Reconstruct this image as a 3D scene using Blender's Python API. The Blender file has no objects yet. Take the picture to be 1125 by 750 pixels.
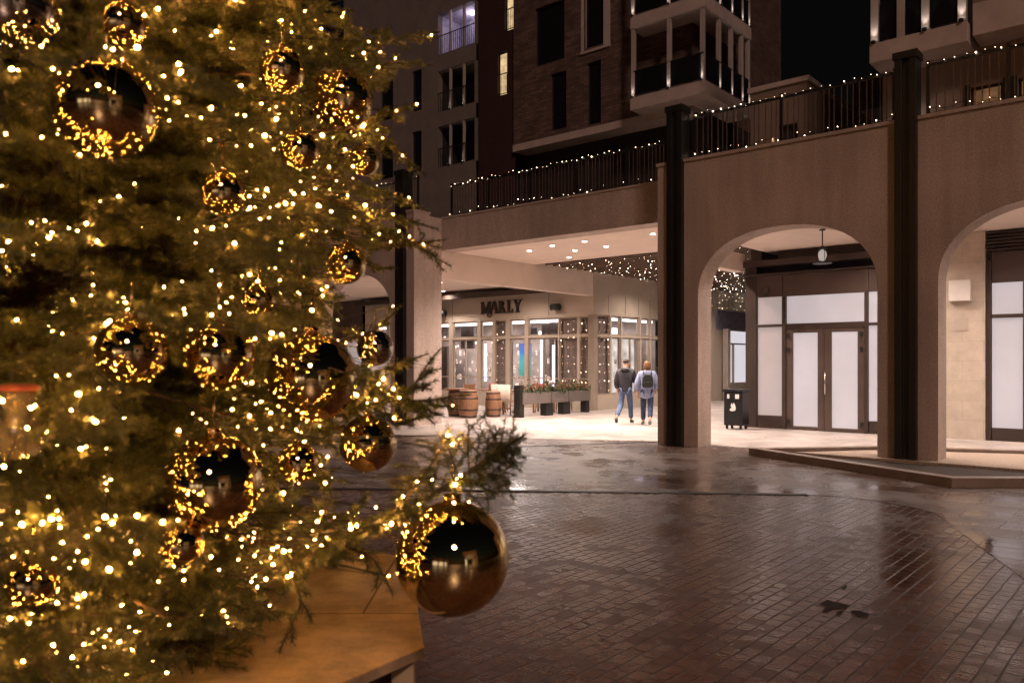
import bpy, bmesh, math, random
import numpy as np
from mathutils import Vector, Matrix, Quaternion
random.seed(7); RNG = np.random.default_rng(11)
SC = bpy.context.scene
COL = SC.collection
R = math.radians
PI = math.pi

# ---------------------------------------------------------------- frames
# The square's arcades share one axis system: u runs along the arcade (to the right), v runs away from the square.
UX, UY = 0.7596, -0.6504
VX, VY = 0.6504, 0.7596
OX, OY = 3.26, 15.76
ARC = math.atan2(UY, UX)
def W(u, v, z=0.0):
    return Vector((OX + u*UX + v*VX, OY + u*UY + v*VY, z))

# ---------------------------------------------------------------- materials
def nt(name):
    m = bpy.data.materials.new(name); m.use_nodes = True
    n = m.node_tree; b = n.nodes['Principled BSDF']
    return m, n, b
def N(n, kind, **kw):
    x = n.nodes.new(kind)
    for k, v in kw.items(): setattr(x, k, v)
    return x
def ramp(n, src, stops):
    r = N(n, 'ShaderNodeValToRGB')
    e = r.color_ramp.elements
    while len(e) < len(stops): e.new(0.5)
    for i, (p, c) in enumerate(stops):
        e[i].position = p
        e[i].color = (c, c, c, 1) if not isinstance(c, tuple) else (*c, 1)
    n.links.new(src, r.inputs[0]); return r.outputs[0]
def noise(n, scale, detail=4, rough=0.55, coord='Object', vec=None):
    t = N(n, 'ShaderNodeTexNoise'); t.inputs['Scale'].default_value = scale
    t.inputs['Detail'].default_value = detail; t.inputs['Roughness'].default_value = rough
    if vec is None:
        c = N(n, 'ShaderNodeTexCoord'); vec = c.outputs[coord]
    n.links.new(vec, t.inputs['Vector']); return t.outputs['Fac']
def mixc(n, fac, a, b, blend='MIX'):
    m = N(n, 'ShaderNodeMix', data_type='RGBA', blend_type=blend)
    for i, v in ((0, fac), (6, a), (7, b)):
        if hasattr(v, 'links') or hasattr(v, 'is_linked'): n.links.new(v, m.inputs[i])
        elif isinstance(v, tuple): m.inputs[i].default_value = (*v[:3], 1)
        else: m.inputs[i].default_value = v
    return m.outputs[2]
def math_n(n, op, a, b=None):
    m = N(n, 'ShaderNodeMath', operation=op)
    for i, v in enumerate((a, b)):
        if v is None: continue
        if hasattr(v, 'is_linked'): n.links.new(v, m.inputs[i])
        else: m.inputs[i].default_value = v
    return m.outputs[0]
def bump(n, b, h, strength=0.3, dist=0.01):
    x = N(n, 'ShaderNodeBump'); x.inputs['Strength'].default_value = strength; x.inputs['Distance'].default_value = dist
    n.links.new(h, x.inputs['Height']); n.links.new(x.outputs[0], b.inputs['Normal'])
def mat(name, c, rough=0.6, metal=0.0, var=0.25, scale=6.0, bmp=0.0, bscale=60.0, spec=None, c2=None):
    m, n, b = nt(name)
    f = noise(n, scale, 5)
    lo = tuple(x*(1-var) for x in c) if c2 is None else c2
    hi = tuple(min(1, x*(1+var)) for x in c) if c2 is None else c
    n.links.new(ramp(n, f, [(0.3, lo), (0.7, hi)]), b.inputs['Base Color'])
    b.inputs['Metallic'].default_value = metal
    f2 = noise(n, scale*6, 3)
    n.links.new(ramp(n, f2, [(0.3, max(0.02, rough*0.85)), (0.7, min(1, rough*1.12))]), b.inputs['Roughness'])
    if spec is not None: b.inputs['Specular IOR Level'].default_value = spec
    if bmp: bump(n, b, noise(n, bscale, 4), bmp, 0.006)
    return m
def emit(name, c, s, sample=True, var=0.0, scale=2.0):
    m, n, b = nt(name)
    b.inputs['Base Color'].default_value = (*[min(1, x)*0.25 for x in c], 1)
    b.inputs['Emission Color'].default_value = (*c, 1)
    b.inputs['Emission Strength'].default_value = s
    b.inputs['Roughness'].default_value = 0.5
    if var:
        f = noise(n, scale, 3)
        n.links.new(ramp(n, f, [(0.3, s*(1-var)), (0.7, s*(1+var))]), b.inputs['Emission Strength'])
    if 'film' in name:
        b.inputs['Roughness'].default_value = 0.16; bump(n, b, noise(n, 2.2, 5, 0.6), 0.25, 0.02)
    if not sample: m.cycles.emission_sampling = 'NONE'
    return m
def xy_vec(n, a='X', b_='Z'):
    c = N(n, 'ShaderNodeTexCoord'); s = N(n, 'ShaderNodeSeparateXYZ'); k = N(n, 'ShaderNodeCombineXYZ')
    n.links.new(c.outputs['Object'], s.inputs[0])
    n.links.new(s.outputs[a], k.inputs[0]); n.links.new(s.outputs[b_], k.inputs[1])
    return k.outputs[0]
def brick_tex(n, vec, w, h, mortar, c1, c2, cm, bias=0.0, offset=0.5, smooth=0.1):
    t = N(n, 'ShaderNodeTexBrick'); n.links.new(vec, t.inputs['Vector'])
    t.offset = offset; t.squash = 1.0
    t.inputs['Scale'].default_value = 1.0
    t.inputs['Brick Width'].default_value = w; t.inputs['Row Height'].default_value = h
    t.inputs['Mortar Size'].default_value = mortar; t.inputs['Mortar Smooth'].default_value = smooth
    t.inputs['Bias'].default_value = bias
    t.inputs['Color1'].default_value = (*c1, 1); t.inputs['Color2'].default_value = (*c2, 1); t.inputs['Mortar'].default_value = (*cm, 1)
    return t

def paving(name, w, h, mortar, c1, c2, cm, offset, wet, puddle_lo, puddle_hi, bmps, rough_lo, rough_hi, pscale=0.35, turn=0.0, dome=0.1, rip=0.35):
    m, n, b = nt(name)
    c = N(n, 'ShaderNodeTexCoord')
    wob = N(n, 'ShaderNodeTexNoise'); wob.inputs['Scale'].default_value = 3.2; n.links.new(c.outputs['Object'], wob.inputs['Vector'])
    sub = N(n, 'ShaderNodeVectorMath', operation='SUBTRACT'); n.links.new(wob.outputs['Color'], sub.inputs[0]); sub.inputs[1].default_value = (.5, .5, .5)
    scl = N(n, 'ShaderNodeVectorMath', operation='SCALE'); n.links.new(sub.outputs[0], scl.inputs[0]); scl.inputs['Scale'].default_value = 0.018
    rot = N(n, 'ShaderNodeMapping'); rot.inputs['Rotation'].default_value = (0, 0, R(turn)); n.links.new(c.outputs['Object'], rot.inputs[0])
    add = N(n, 'ShaderNodeVectorMath', operation='ADD'); n.links.new(rot.outputs[0], add.inputs[0]); n.links.new(scl.outputs[0], add.inputs[1])
    t = brick_tex(n, add.outputs[0], w, h, mortar, c1, c2, cm, offset=offset, smooth=dome)
    dirt = ramp(n, noise(n, 1.1, 6, 0.62), [(0.3, 0.55), (0.7, 1.1)])
    fine = ramp(n, noise(n, 90, 3), [(0.3, 0.75), (0.7, 1.2)])
    col = mixc(n, 1.0, t.outputs['Color'], dirt, 'MULTIPLY')
    col = mixc(n, 1.0, col, fine, 'MULTIPLY')
    n.links.new(col, b.inputs['Base Color'])
    pud = ramp(n, noise(n, pscale, 5, 0.55), [(puddle_lo, 0.0), (puddle_hi, 1.0)])
    patch = ramp(n, noise(n, 2.3, 5, 0.6), [(0.32, rough_lo), (0.68, rough_hi)])
    t2 = brick_tex(n, add.outputs[0], w, h, mortar, (0,0,0), (1,1,1), (0.2,0.2,0.2), offset=offset, smooth=dome)
    per = math_n(n, 'ADD', 0.78, math_n(n, 'MULTIPLY', t2.outputs['Color'], 0.5))
    rr = math_n(n, 'MULTIPLY', math_n(n, 'MULTIPLY', patch, per), math_n(n, 'SUBTRACT', 1.0, math_n(n, 'MULTIPLY', pud, wet)))
    rr = math_n(n, 'ADD', rr, math_n(n, 'MULTIPLY', t.outputs['Fac'], 0.22))
    n.links.new(rr, b.inputs['Roughness'])
    b.inputs['Specular IOR Level'].default_value = 0.85
    inv = math_n(n, 'SUBTRACT', 1.0, t.outputs['Fac'])
    h1 = math_n(n, 'ADD', inv, math_n(n, 'MULTIPLY', noise(n, 45, 4), 0.5))
    h1 = math_n(n, 'ADD', h1, math_n(n, 'MULTIPLY', t2.outputs['Color'], 0.35))
    h2 = math_n(n, 'ADD', h1, math_n(n, 'MULTIPLY', noise(n, 7, 3), rip))
    h3 = math_n(n, 'MULTIPLY', h2, math_n(n, 'SUBTRACT', 1.0, math_n(n, 'MULTIPLY', pud, 0.92)))
    bump(n, b, h3, bmps, 0.006)
    return m

def facade_brick(name, w, h, c1, c2, cm, axes=('X', 'Z'), mortar=0.012):
    m, n, b = nt(name)
    t = brick_tex(n, xy_vec(n, *axes), w, h, mortar, c1, c2, cm)
    d = ramp(n, noise(n, 1.5, 5), [(0.3, 0.6), (0.7, 1.2)])
    n.links.new(mixc(n, 1.0, t.outputs['Color'], d, 'MULTIPLY'), b.inputs['Base Color'])
    b.inputs['Roughness'].default_value = 0.85
    bump(n, b, math_n(n, 'SUBTRACT', 1.0, t.outputs['Fac']), 0.6, 0.01)
    return m
def glass(name, tint=(0.9, 0.92, 0.95), refl=0.10):
    m, n, b = nt(name)
    tr = N(n, 'ShaderNodeBsdfTransparent'); tr.inputs[0].default_value = (*tint, 1)
    gl = N(n, 'ShaderNodeBsdfGlossy'); gl.inputs['Roughness'].default_value = 0.03
    lw = N(n, 'ShaderNodeLayerWeight'); fr = N(n, 'ShaderNodeMath', operation='POWER'); n.links.new(lw.outputs['Facing'], fr.inputs[0]); fr.inputs[1].default_value = 3.5
    mx = N(n, 'ShaderNodeMixShader')
    n.links.new(math_n(n, 'ADD', math_n(n, 'MULTIPLY', fr.outputs[0], 0.45), refl*0.3), mx.inputs[0])
    n.links.new(tr.outputs[0], mx.inputs[1]); n.links.new(gl.outputs[0], mx.inputs[2])
    n.links.new(mx.outputs[0], n.nodes['Material Output'].inputs[0])
    return m
def wood(name, c1, c2, scale=3.0, stretch=(1, 12, 1), rough=0.55, grain=1.0, seam=False):
    m, n, b = nt(name)
    c = N(n, 'ShaderNodeTexCoord'); mp = N(n, 'ShaderNodeMapping'); mp.inputs['Scale'].default_value = stretch
    n.links.new(c.outputs['Object'], mp.inputs[0])
    f = noise(n, scale, 6, 0.6, vec=mp.outputs[0])
    g = noise(n, 1.2, 4)
    col = ramp(n, f, [(0.3, c1), (0.7, c2)])
    d = ramp(n, g, [(0.3, 0.7), (0.7, 1.15)])
    n.links.new(mixc(n, 1.0, col, d, 'MULTIPLY'), b.inputs['Base Color'])
    if seam:
        t = brick_tex(n, c.outputs['Object'], 2.44, 1.1, 0.004, (1,1,1), (0.86,0.86,0.86), (0.16,0.12,0.08))
        st = ramp(n, noise(n, 7, 6, 0.7), [(0.38, 0.62), (0.62, 1.05)])
        src = b.inputs['Base Color'].links[0].from_socket
        n.links.new(mixc(n, 1.0, mixc(n, 1.0, src, t.outputs['Color'], 'MULTIPLY'), st, 'MULTIPLY'), b.inputs['Base Color'])
    b.inputs['Roughness'].default_value = rough
    bump(n, b, f, 0.2*grain, 0.004)
    return m

M = {}
def plaster(name, c):
    m, n, b = nt(name)
    big = ramp(n, noise(n, 0.6, 6, 0.6), [(0.3, 0.80), (0.72, 1.08)])
    fine = ramp(n, noise(n, 38, 6, 0.75), [(0.32, 0.62), (0.68, 1.25)])
    sp = N(n, 'ShaderNodeMapping'); cc = N(n, 'ShaderNodeTexCoord'); n.links.new(cc.outputs['Object'], sp.inputs[0]); sp.inputs['Scale'].default_value = (2.5, 2.5, 0.22)
    streak = ramp(n, noise(n, 1.6, 5, 0.6, vec=sp.outputs[0]), [(0.35, 0.86), (0.65, 1.04)])
    col = mixc(n, 1.0, mixc(n, 1.0, mixc(n, 1.0, c, big, 'MULTIPLY'), fine, 'MULTIPLY'), streak, 'MULTIPLY')
    n.links.new(col, b.inputs['Base Color']); b.inputs['Roughness'].default_value = 0.88
    bump(n, b, noise(n, 70, 5, 0.7), 0.35, 0.004)
    return m
M['plaster'] = plaster('rough_beige_render', (0.50, 0.395, 0.335))
M['ceiling'] = mat('painted_soffit', (0.72, 0.595, 0.515), 0.8, var=0.06, scale=1.5)
M['fascia'] = mat('pale_panel', (0.50, 0.42, 0.345), 0.55, var=0.08, scale=1.2)
def stonewall():
    m, n, b = nt('pale_travertine')
    t = brick_tex(n, xy_vec(n), 0.8, 0.42, 0.003, (0.62, 0.52, 0.43), (0.56, 0.465, 0.38), (0.42, 0.34, 0.28))
    d = ramp(n, noise(n, 3.5, 6, 0.65), [(0.3, 0.82), (0.7, 1.08)])
    n.links.new(mixc(n, 1.0, t.outputs['Color'], d, 'MULTIPLY'), b.inputs['Base Color']); b.inputs['Roughness'].default_value = 0.6
    return m
M['stone'] = stonewall()
M['black'] = mat('black_metal', (0.014, 0.013, 0.013), 0.45, 0.0, 0.3, 3)
M['bronze'] = mat('dark_bronze', (0.055, 0.036, 0.030), 0.42, 0.2, 0.15, 2)
M['bronze2'] = mat('brown_panel', (0.075, 0.048, 0.040), 0.5, 0.0, 0.18, 1.5)
M['taupe'] = mat('taupe_frame', (0.34, 0.275, 0.215), 0.5, 0, 0.1, 2)
M['steel'] = mat('brushed_steel', (0.6, 0.58, 0.55), 0.25, 1.0, 0.1, 10)
M['film'] = emit('backlit_film', (0.92, 0.83, 0.86), 0.43, True, 0.13, 0.55)
M['film2'] = emit('backlit_film_far', (0.90, 0.85, 0.92), 0.66, True, 0.06, 0.8)
M['filmdim'] = emit('backlit_film_dim', (0.92, 0.78, 0.76), 0.31, True, 0.08, 0.8)
M['warmwin'] = emit('curtained_window_glow', (1.0, 0.70, 0.36), 0.62, True, 0.35, 5.0)
M['dimwin'] = emit('low_window_glow', (1.0, 0.52, 0.25), 0.10, False, 0.5, 6.0)
M['coolwin'] = emit('lit_ceiling', (0.72, 0.66, 0.95), 0.55, True, 0.2, 2.0)
M['lampface'] = emit('lamp_face', (1.0, 0.86, 0.72), 18.0, False)
M['upface'] = emit('uplight_face', (1.0, 0.9, 0.82), 9.0, False)
M['fairy'] = emit('fairy_bulb', (1.0, 0.80, 0.60), 24.0, False)
M['fairyhi'] = emit('terrace_bulb', (1.0, 0.74, 0.50), 12.0, False)
M['treebulb'] = emit('warm_bulb', (1.0, 0.43, 0.09), 540.0, True)
M['wire'] = mat('dark_wire', (0.012, 0.014, 0.010), 0.6)
M['glass'] = glass('window_glass')
M['darkglass'] = mat('dark_window_glass', (0.012, 0.011, 0.012), 0.08, 0, 0.2, 1, spec=0.6)
M['whiteframe'] = mat('pale_window_frame', (0.36, 0.30, 0.26), 0.6, 0, 0.1, 3)
M['brickwall'] = facade_brick('brown_brick', 0.42, 0.11, (0.21, 0.12, 0.09), (0.105, 0.062, 0.05), (0.08, 0.06, 0.05))
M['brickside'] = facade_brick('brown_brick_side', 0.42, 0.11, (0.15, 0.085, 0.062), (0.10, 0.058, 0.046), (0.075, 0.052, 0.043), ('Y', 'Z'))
M['maroon'] = mat('maroon_cladding', (0.045, 0.017, 0.015), 0.8, 0, 0.15, 1.5)
M['paleblock'] = mat('grey_beige_facade', (0.20, 0.165, 0.145), 0.85, 0, 0.15, 1.2)
M['balcony'] = mat('pale_balcony_concrete', (0.52, 0.42, 0.37), 0.8, 0, 0.14, 2.0)
M['column'] = mat('pale_column', (0.46, 0.39, 0.35), 0.7, 0, 0.08, 3.0)
M['darkwall'] = mat('dark_facade', (0.045, 0.036, 0.036), 0.85, 0, 0.2, 1.0)
M['voidwall'] = mat('dark_recess_wall', (0.03, 0.022, 0.02), 0.8, 0, 0.2, 1.0)
M['tanwall'] = mat('tan_render', (0.24, 0.175, 0.135), 0.85, 0, 0.12, 1.5)
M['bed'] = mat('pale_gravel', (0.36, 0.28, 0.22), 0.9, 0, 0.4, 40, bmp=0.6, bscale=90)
M['kerb'] = mat('stone_kerb', (0.27, 0.20, 0.16), 0.45, 0, 0.2, 5, bmp=0.2, bscale=50)
M['slot'] = mat('drain_slot', (0.018, 0.014, 0.012), 0.5)
M['pergola'] = wood('pergola_timber', (0.10, 0.062, 0.042), (0.17, 0.105, 0.07), 4, (1, 14, 14))
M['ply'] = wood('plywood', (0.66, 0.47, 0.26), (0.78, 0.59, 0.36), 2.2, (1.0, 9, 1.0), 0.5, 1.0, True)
M['barrelwood'] = wood('barrel_wood', (0.16, 0.075, 0.038), (0.30, 0.15, 0.075), 5, (9, 9, 1.2))
M['chairwood'] = wood('chair_wood', (0.22, 0.11, 0.06), (0.34, 0.18, 0.10), 5, (9, 9, 1.2))
M['iron'] = mat('hoop_iron', (0.05, 0.04, 0.038), 0.5, 0.7)
M['cloth'] = mat('cream_blanket', (0.66, 0.57, 0.48), 0.95, 0, 0.1, 12, bmp=0.4)
M['redcloth'] = mat('red_blanket', (0.30, 0.06, 0.055), 0.95, 0, 0.2, 12)
M['planter'] = mat('grey_planter', (0.13, 0.105, 0.095), 0.7, 0, 0.12, 4)
M['leafdark'] = mat('planter_leaves', (0.045, 0.06, 0.025), 0.6, 0, 0.5, 20)
M['flower'] = mat('dried_flowers', (0.35, 0.15, 0.07), 0.8, 0, 0.4, 20)
M['curtain'] = mat('brown_blind', (0.36, 0.25, 0.20), 0.9, 0, 0.12, 6)
M['roomwall'] = mat('room_wall', (0.30, 0.25, 0.235), 0.8, 0, 0.35, 1.6)
M['shelf'] = mat('dark_shelf', (0.07, 0.05, 0.045), 0.6, 0, 0.3, 4)
M['goods'] = mat('shelf_goods', (0.5, 0.42, 0.38), 0.4, 0, 0.8, 14)
M['barkk'] = mat('spruce_bark', (0.085, 0.055, 0.032), 0.9, 0, 0.4, 30, bmp=0.6)
def needlemat():
    m, n, b = nt('spruce_needles')
    f = noise(n, 9, 4); g = noise(n, 160, 2)
    c = ramp(n, f, [(0.3, (0.060, 0.078, 0.024)), (0.7, (0.150, 0.160, 0.052))])
    n.links.new(mixc(n, 1.0, c, ramp(n, g, [(0.3, 0.6), (0.7, 1.35)]), 'MULTIPLY'), b.inputs['Base Color'])
    b.inputs['Roughness'].default_value = 0.42
    return m
M['needle'] = needlemat()
def goldmat(name, c, r=0.035):
    m, n, b = nt(name)
    f = noise(n, 3, 3)
    n.links.new(ramp(n, f, [(0.3, tuple(x*0.94 for x in c)), (0.7, c)]), b.inputs['Base Color'])
    b.inputs['Metallic'].default_value = 1.0
    n.links.new(ramp(n, noise(n, 25, 4), [(0.35, r*0.6), (0.7, r*1.6)]), b.inputs['Roughness'])
    return m
M['gold'] = goldmat('gold_mirror', (1.0, 0.74, 0.33), 0.016)
M['goldcap'] = goldmat('gold_cap', (0.85, 0.60, 0.25), 0.2)
M['silver'] = goldmat('champagne_mirror', (0.88, 0.78, 0.62), 0.014)
M['amber'] = mat('amber_frost', (0.92, 0.74, 0.46), 0.22, 0, 0.2, 30)
M['amber'].node_tree.nodes['Principled BSDF'].inputs['Transmission Weight'].default_value = 0.85
M['redband'] = mat('red_ribbon', (0.26, 0.06, 0.03), 0.5, 0, 0.2, 10)
M['globe'] = emit('added_glow', (1.0,0.86,0.72), 4.0, False)
M['screen'] = None
def screenmat():
    m, n, b = nt('video_screen')
    c = N(n, 'ShaderNodeTexCoord'); s = N(n, 'ShaderNodeSeparateXYZ'); n.links.new(c.outputs['Generated'], s.inputs[0])
    z = math_n(n, 'ADD', s.outputs['Z'], math_n(n, 'MULTIPLY', math_n(n, 'SUBTRACT', noise(n, 3.0, 3), 0.5), 0.5))
    col = ramp(n, z, [(0.0, (0.10, 0.42, 0.30)), (0.45, (0.12, 0.55, 0.55)), (0.7, (0.10, 0.30, 0.75)), (1.0, (0.20, 0.20, 0.55))])
    b.inputs['Base Color'].default_value = (0.02, 0.02, 0.02, 1)
    n.links.new(col, b.inputs['Emission Color']); b.inputs['Emission Strength'].default_value = 0.95
    return m
M['screen'] = screenmat()
M['denim'] = mat('blue_denim', (0.075, 0.11, 0.20), 0.9, 0, 0.3, 12)
M['denim2'] = mat('dark_denim', (0.028, 0.042, 0.095), 0.9, 0, 0.3, 12)
M['navy'] = mat('quilted_jacket', (0.016, 0.014, 0.020), 0.6, 0, 0.3, 16, bmp=0.4, bscale=20)
M['fleece'] = mat('pale_fleece', (0.22, 0.25, 0.39), 0.95, 0, 0.2, 22, bmp=0.8, bscale=50)
M['skin'] = mat('skin', (0.48, 0.28, 0.20), 0.55, 0, 0.08, 8)
M['hairb'] = mat('brown_hair', (0.16, 0.075, 0.035), 0.6, 0, 0.3, 25)
M['hatgrey'] = mat('dark_hair', (0.045, 0.035, 0.032), 0.8, 0, 0.3, 25)
M['shoe'] = mat('dark_shoe', (0.02, 0.018, 0.02), 0.6)
M['shoegrey'] = mat('grey_shoe', (0.16, 0.15, 0.14), 0.7)
M['blackfab'] = mat('black_nylon', (0.012, 0.012, 0.014), 0.7, 0, 0.3, 15)
M['whitemark'] = mat('white_print', (0.75, 0.74, 0.72), 0.6, 0, 0.05)
M['whitebox'] = mat('white_sign_box', (0.80, 0.74, 0.70), 0.5, 0, 0.04)
M['bin'] = mat('black_bin', (0.014, 0.013, 0.014), 0.4, 0.2)
M['sign'] = mat('dark_sign_letters', (0.035, 0.022, 0.018), 0.5)

GROUND = paving('wet_clay_setts', 0.130, 0.100, 0.008, (0.205, 0.110, 0.084), (0.150, 0.082, 0.064), (0.050, 0.029, 0.024), 0.5, 0.62, 0.54, 0.74, 0.70, 0.15, 0.34, 0.35, 90.0, 0.75, 0.30)
SLAB = paving('wet_stone_slabs', 0.9, 0.45, 0.006, (0.20, 0.135, 0.112), (0.16, 0.112, 0.092), (0.05, 0.034, 0.028), 0.5, 0.82, 0.48, 0.70, 0.55, 0.22, 0.42, 0.6, 0.0, 0.1, 0.9)
PALE = paving('pale_stone_floor', 0.6, 0.6, 0.004, (0.54, 0.47, 0.43), (0.49, 0.425, 0.39), (0.34, 0.28, 0.25), 0.0, 0.5, 0.55, 0.75, 0.12, 0.30, 0.60, 0.5)

# ---------------------------------------------------------------- mesh builder
class MB:
    def __init__(s): s.v = []; s.f = []; s.sm = []
    def add(s, vs, fs, smooth=False):
        k = len(s.v); s.v += [tuple(p) for p in vs]
        s.f += [tuple(i + k for i in f) for f in fs]; s.sm += [smooth]*len(fs); return s
    def box(s, x0, x1, y0, y1, z0, z1):
        return s.add([(x0,y0,z0),(x1,y0,z0),(x1,y1,z0),(x0,y1,z0),(x0,y0,z1),(x1,y0,z1),(x1,y1,z1),(x0,y1,z1)],
                     [(0,3,2,1),(4,5,6,7),(0,1,5,4),(1,2,6,5),(2,3,7,6),(3,0,4,7)])
    def cbox(s, x, y, z, dx, dy, dz): return s.box(x-dx/2, x+dx/2, y-dy/2, y+dy/2, z, z+dz)
    def prism_y(s, poly, y0, y1):      # polygon in (x,z), counter-clockwise seen from -y
        n = len(poly)
        return s.add([(x,y0,z) for x,z in poly]+[(x,y1,z) for x,z in poly],
                     [tuple(range(n)), tuple(range(2*n-1, n-1, -1))]+[(i,(i+n),(i+1)%n+n,(i+1)%n) for i in range(n)])
    def prism_z(s, poly, z0, z1):
        n = len(poly)
        return s.add([(x,y,z0) for x,y in poly]+[(x,y,z1) for x,y in poly],
                     [tuple(range(n-1,-1,-1)), tuple(range(n, 2*n))]+[(i,(i+1)%n,(i+1)%n+n,i+n) for i in range(n)])
    def sheet(s, poly, z): return s.add([(x,y,z) for x,y in poly], [tuple(range(len(poly)))])
    def lathe(s, prof, n=24, c=(0,0,0), smooth=True, cap=True):
        vs = []; fs = []
        for r, z in prof:
            for i in range(n):
                a = 2*PI*i/n; vs.append((c[0]+r*math.cos(a), c[1]+r*math.sin(a), c[2]+z))
        for j in range(len(prof)-1):
            for i in range(n): fs.append((j*n+i, j*n+(i+1)%n, (j+1)*n+(i+1)%n, (j+1)*n+i))
        s.add(vs, fs, smooth)
        if cap:
            k = len(s.v) - len(vs)
            s.f.append(tuple(k+i for i in range(n-1,-1,-1))); s.sm.append(False)
            s.f.append(tuple(k+(len(prof)-1)*n+i for i in range(n))); s.sm.append(False)
        return s
    def tube(s, pts, r, n=6, smooth=True):
        pts = [Vector(p) for p in pts]; rs = r if isinstance(r, (list, tuple)) else [r]*len(pts)
        vs = []; fs = []; up = Vector((0.13, 0.21, 0.97))
        for i, p in enumerate(pts):
            d = (pts[min(i+1, len(pts)-1)] - pts[max(i-1, 0)])
            d = d.normalized() if d.length > 1e-9 else Vector((0,0,1))
            a = d.cross(up)
            if a.length < 1e-3: a = d.cross(Vector((1,0,0)))
            a.normalize(); b = d.cross(a)
            for k in range(n):
                t = 2*PI*k/n; vs.append(p + rs[i]*(math.cos(t)*a + math.sin(t)*b))
        for j in range(len(pts)-1):
            for k in range(n): fs.append((j*n+k, j*n+(k+1)%n, (j+1)*n+(k+1)%n, (j+1)*n+k))
        fs.append(tuple(range(n-1,-1,-1))); fs.append(tuple((len(pts)-1)*n+k for k in range(n)))
        return s.add(vs, fs, smooth)
    def ball(s, c, r, n=12, m=8, sz=1.0):
        prof = []
        for j in range(m+1):
            t = -PI/2 + PI*j/m
            prof.append((max(1e-4, r*math.cos(t)), r*math.sin(t)*sz))
        return s.lathe(prof, n, c, True, True)
    def build(s, name, m, parent=None, loc=None, bev=0.0):
        me = bpy.data.meshes.new(name); me.from_pydata(s.v, [], s.f)
        me.polygons.foreach_set('use_smooth', s.sm); me.materials.append(m); me.validate(); me.update()
        o = bpy.data.objects.new(name, me); COL.objects.link(o)
        if parent is not None: o.parent = parent
        if loc is not None: o.location = loc
        if bev:
            b = o.modifiers.new('bevel', 'BEVEL'); b.width = bev; b.segments = 2; b.limit_method = 'ANGLE'
        return o
def tag(o, label=None, cat=None, group=None, kind=None):
    if label: o['label'] = label
    if cat: o['category'] = cat
    if group: o['group'] = group
    if kind: o['kind'] = kind
    return o
def root(name, label, cat, loc=(0,0,0), rz=0.0, group=None):
    o = bpy.data.objects.new(name, None); COL.objects.link(o); o.empty_display_size = 0.2
    o.location = loc; o.rotation_euler = (0, 0, rz)
    return tag(o, label, cat, group)
def aroot(name, label, cat, u=0, v=0, z=0, group=None, rot=0.0):
    return root(name, label, cat, W(u, v, z), ARC + rot, group)
def link_copy(o, name=None):
    c = o.copy(); COL.objects.link(c); return c
def copy_tree(o, parent=None):
    c = o.copy(); COL.objects.link(c)
    if parent is not None: c.parent = parent
    for ch in o.children: copy_tree(ch, c)
    return c
def lamp(kind, name, loc, energy, color, parent=None, size=0.1, spot=None, blend=0.5, rot=(0,0,0), shape=None, size_y=None):
    l = bpy.data.lights.new(name, kind); l.energy = energy; l.color = color
    if kind == 'AREA':
        l.size = size
        if size_y: l.shape = 'RECTANGLE'; l.size_y = size_y
    else: l.shadow_soft_size = size
    if kind == 'SPOT': l.spot_size = spot; l.spot_blend = blend
    o = bpy.data.objects.new(name, l); COL.objects.link(o); o.location = loc; o.rotation_euler = rot
    if parent is not None: o.parent = parent
    return o

# ---------------------------------------------------------------- setting: ground
g = MB().sheet([(-260,-260),(260,-260),(260,260),(-260,260)], 0).build('ground', GROUND); g.location = W(0,0,0); g.rotation_euler = (0,0,ARC); tag(g, kind='structure')
def toL(X, Y):
    a, b = X-OX, Y-OY
    return (a*UX + b*UY, a*VX + b*VY)
edge = [(-40,12.5),(-8,10.9),(-.03,10.24),(1.9,10.12),(3.68,9.96),(4.05,9.78),(4.34,9.5),(4.55,9.1),(4.63,8.7),(3.9,6.07),(2.9,2.6),(1.9,-1.5),(6,-30),(60,-30),(60,70),(-60,70)]
s = MB().sheet([toL(*p) for p in edge], 0.004).build('stone_paving', SLAB); s.location = W(0,0,0); s.rotation_euler = (0,0,ARC); tag(s, kind='structure')
pf = [(-60,0.3),(-8.6,0.3),(-7.2,-2.2),(-5.4,-1.9),(-0.72,0.48),(-0.45,0.53),(20,0.53),(20,40),(-60,40)]
s = MB().sheet(pf, 0.008).build('arcade_floor', PALE); s.location = W(0,0,0); s.rotation_euler = (0,0,ARC); tag(s, kind='structure')
def strip(p, q, w, z, h):
    p = Vector(p); q = Vector(q); d = (q-p).normalized(); nrm = Vector((-d.y, d.x))*w/2
    return [(p+nrm), (p-nrm), (q-nrm), (q+nrm)]
m = MB()
for p, q in (((-9, 10.9), (3.68, 9.93)), ((-3.4, 18.0), (-1.27, 15.03)), ((-1.25, 15.06), (3.03, 16.58))):
    m.prism_z([tuple(x) for x in strip(p, q, 0.10, 0, 0)][::-1], 0.0, 0.012)
tag(m.build('drain_channel', M['slot']), kind='structure')
# sunken wet setts near the camera
m = MB()
for p in [[(5.89, -8.63), (5.9, -8.75), (5.93, -8.75), (5.94, -8.65), (6.0, -8.59), (6.0, -8.49), (5.88, -8.48), (5.84, -8.46), (5.83, -8.61)], [(6.07, -8.68), (6.13, -8.7), (6.17, -8.67), (6.16, -8.61), (6.09, -8.57), (6.04, -8.61)], [(5.84, -8.14), (5.84, -8.05), (5.82, -8.01), (5.81, -8.1)], [(6.01, -8.78), (6.02, -8.68), (5.99, -8.65), (5.98, -8.71)]]:
    m.sheet(p, 0.005)
WET = mat('wet_hollow', (0.022, 0.014, 0.012), 0.6, 0, 0.3, 20, spec=0.2)
o = m.build('wet_patch', WET); o.location = W(0,0,0); o.rotation_euler = (0,0,ARC); tag(o, kind='structure')

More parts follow.
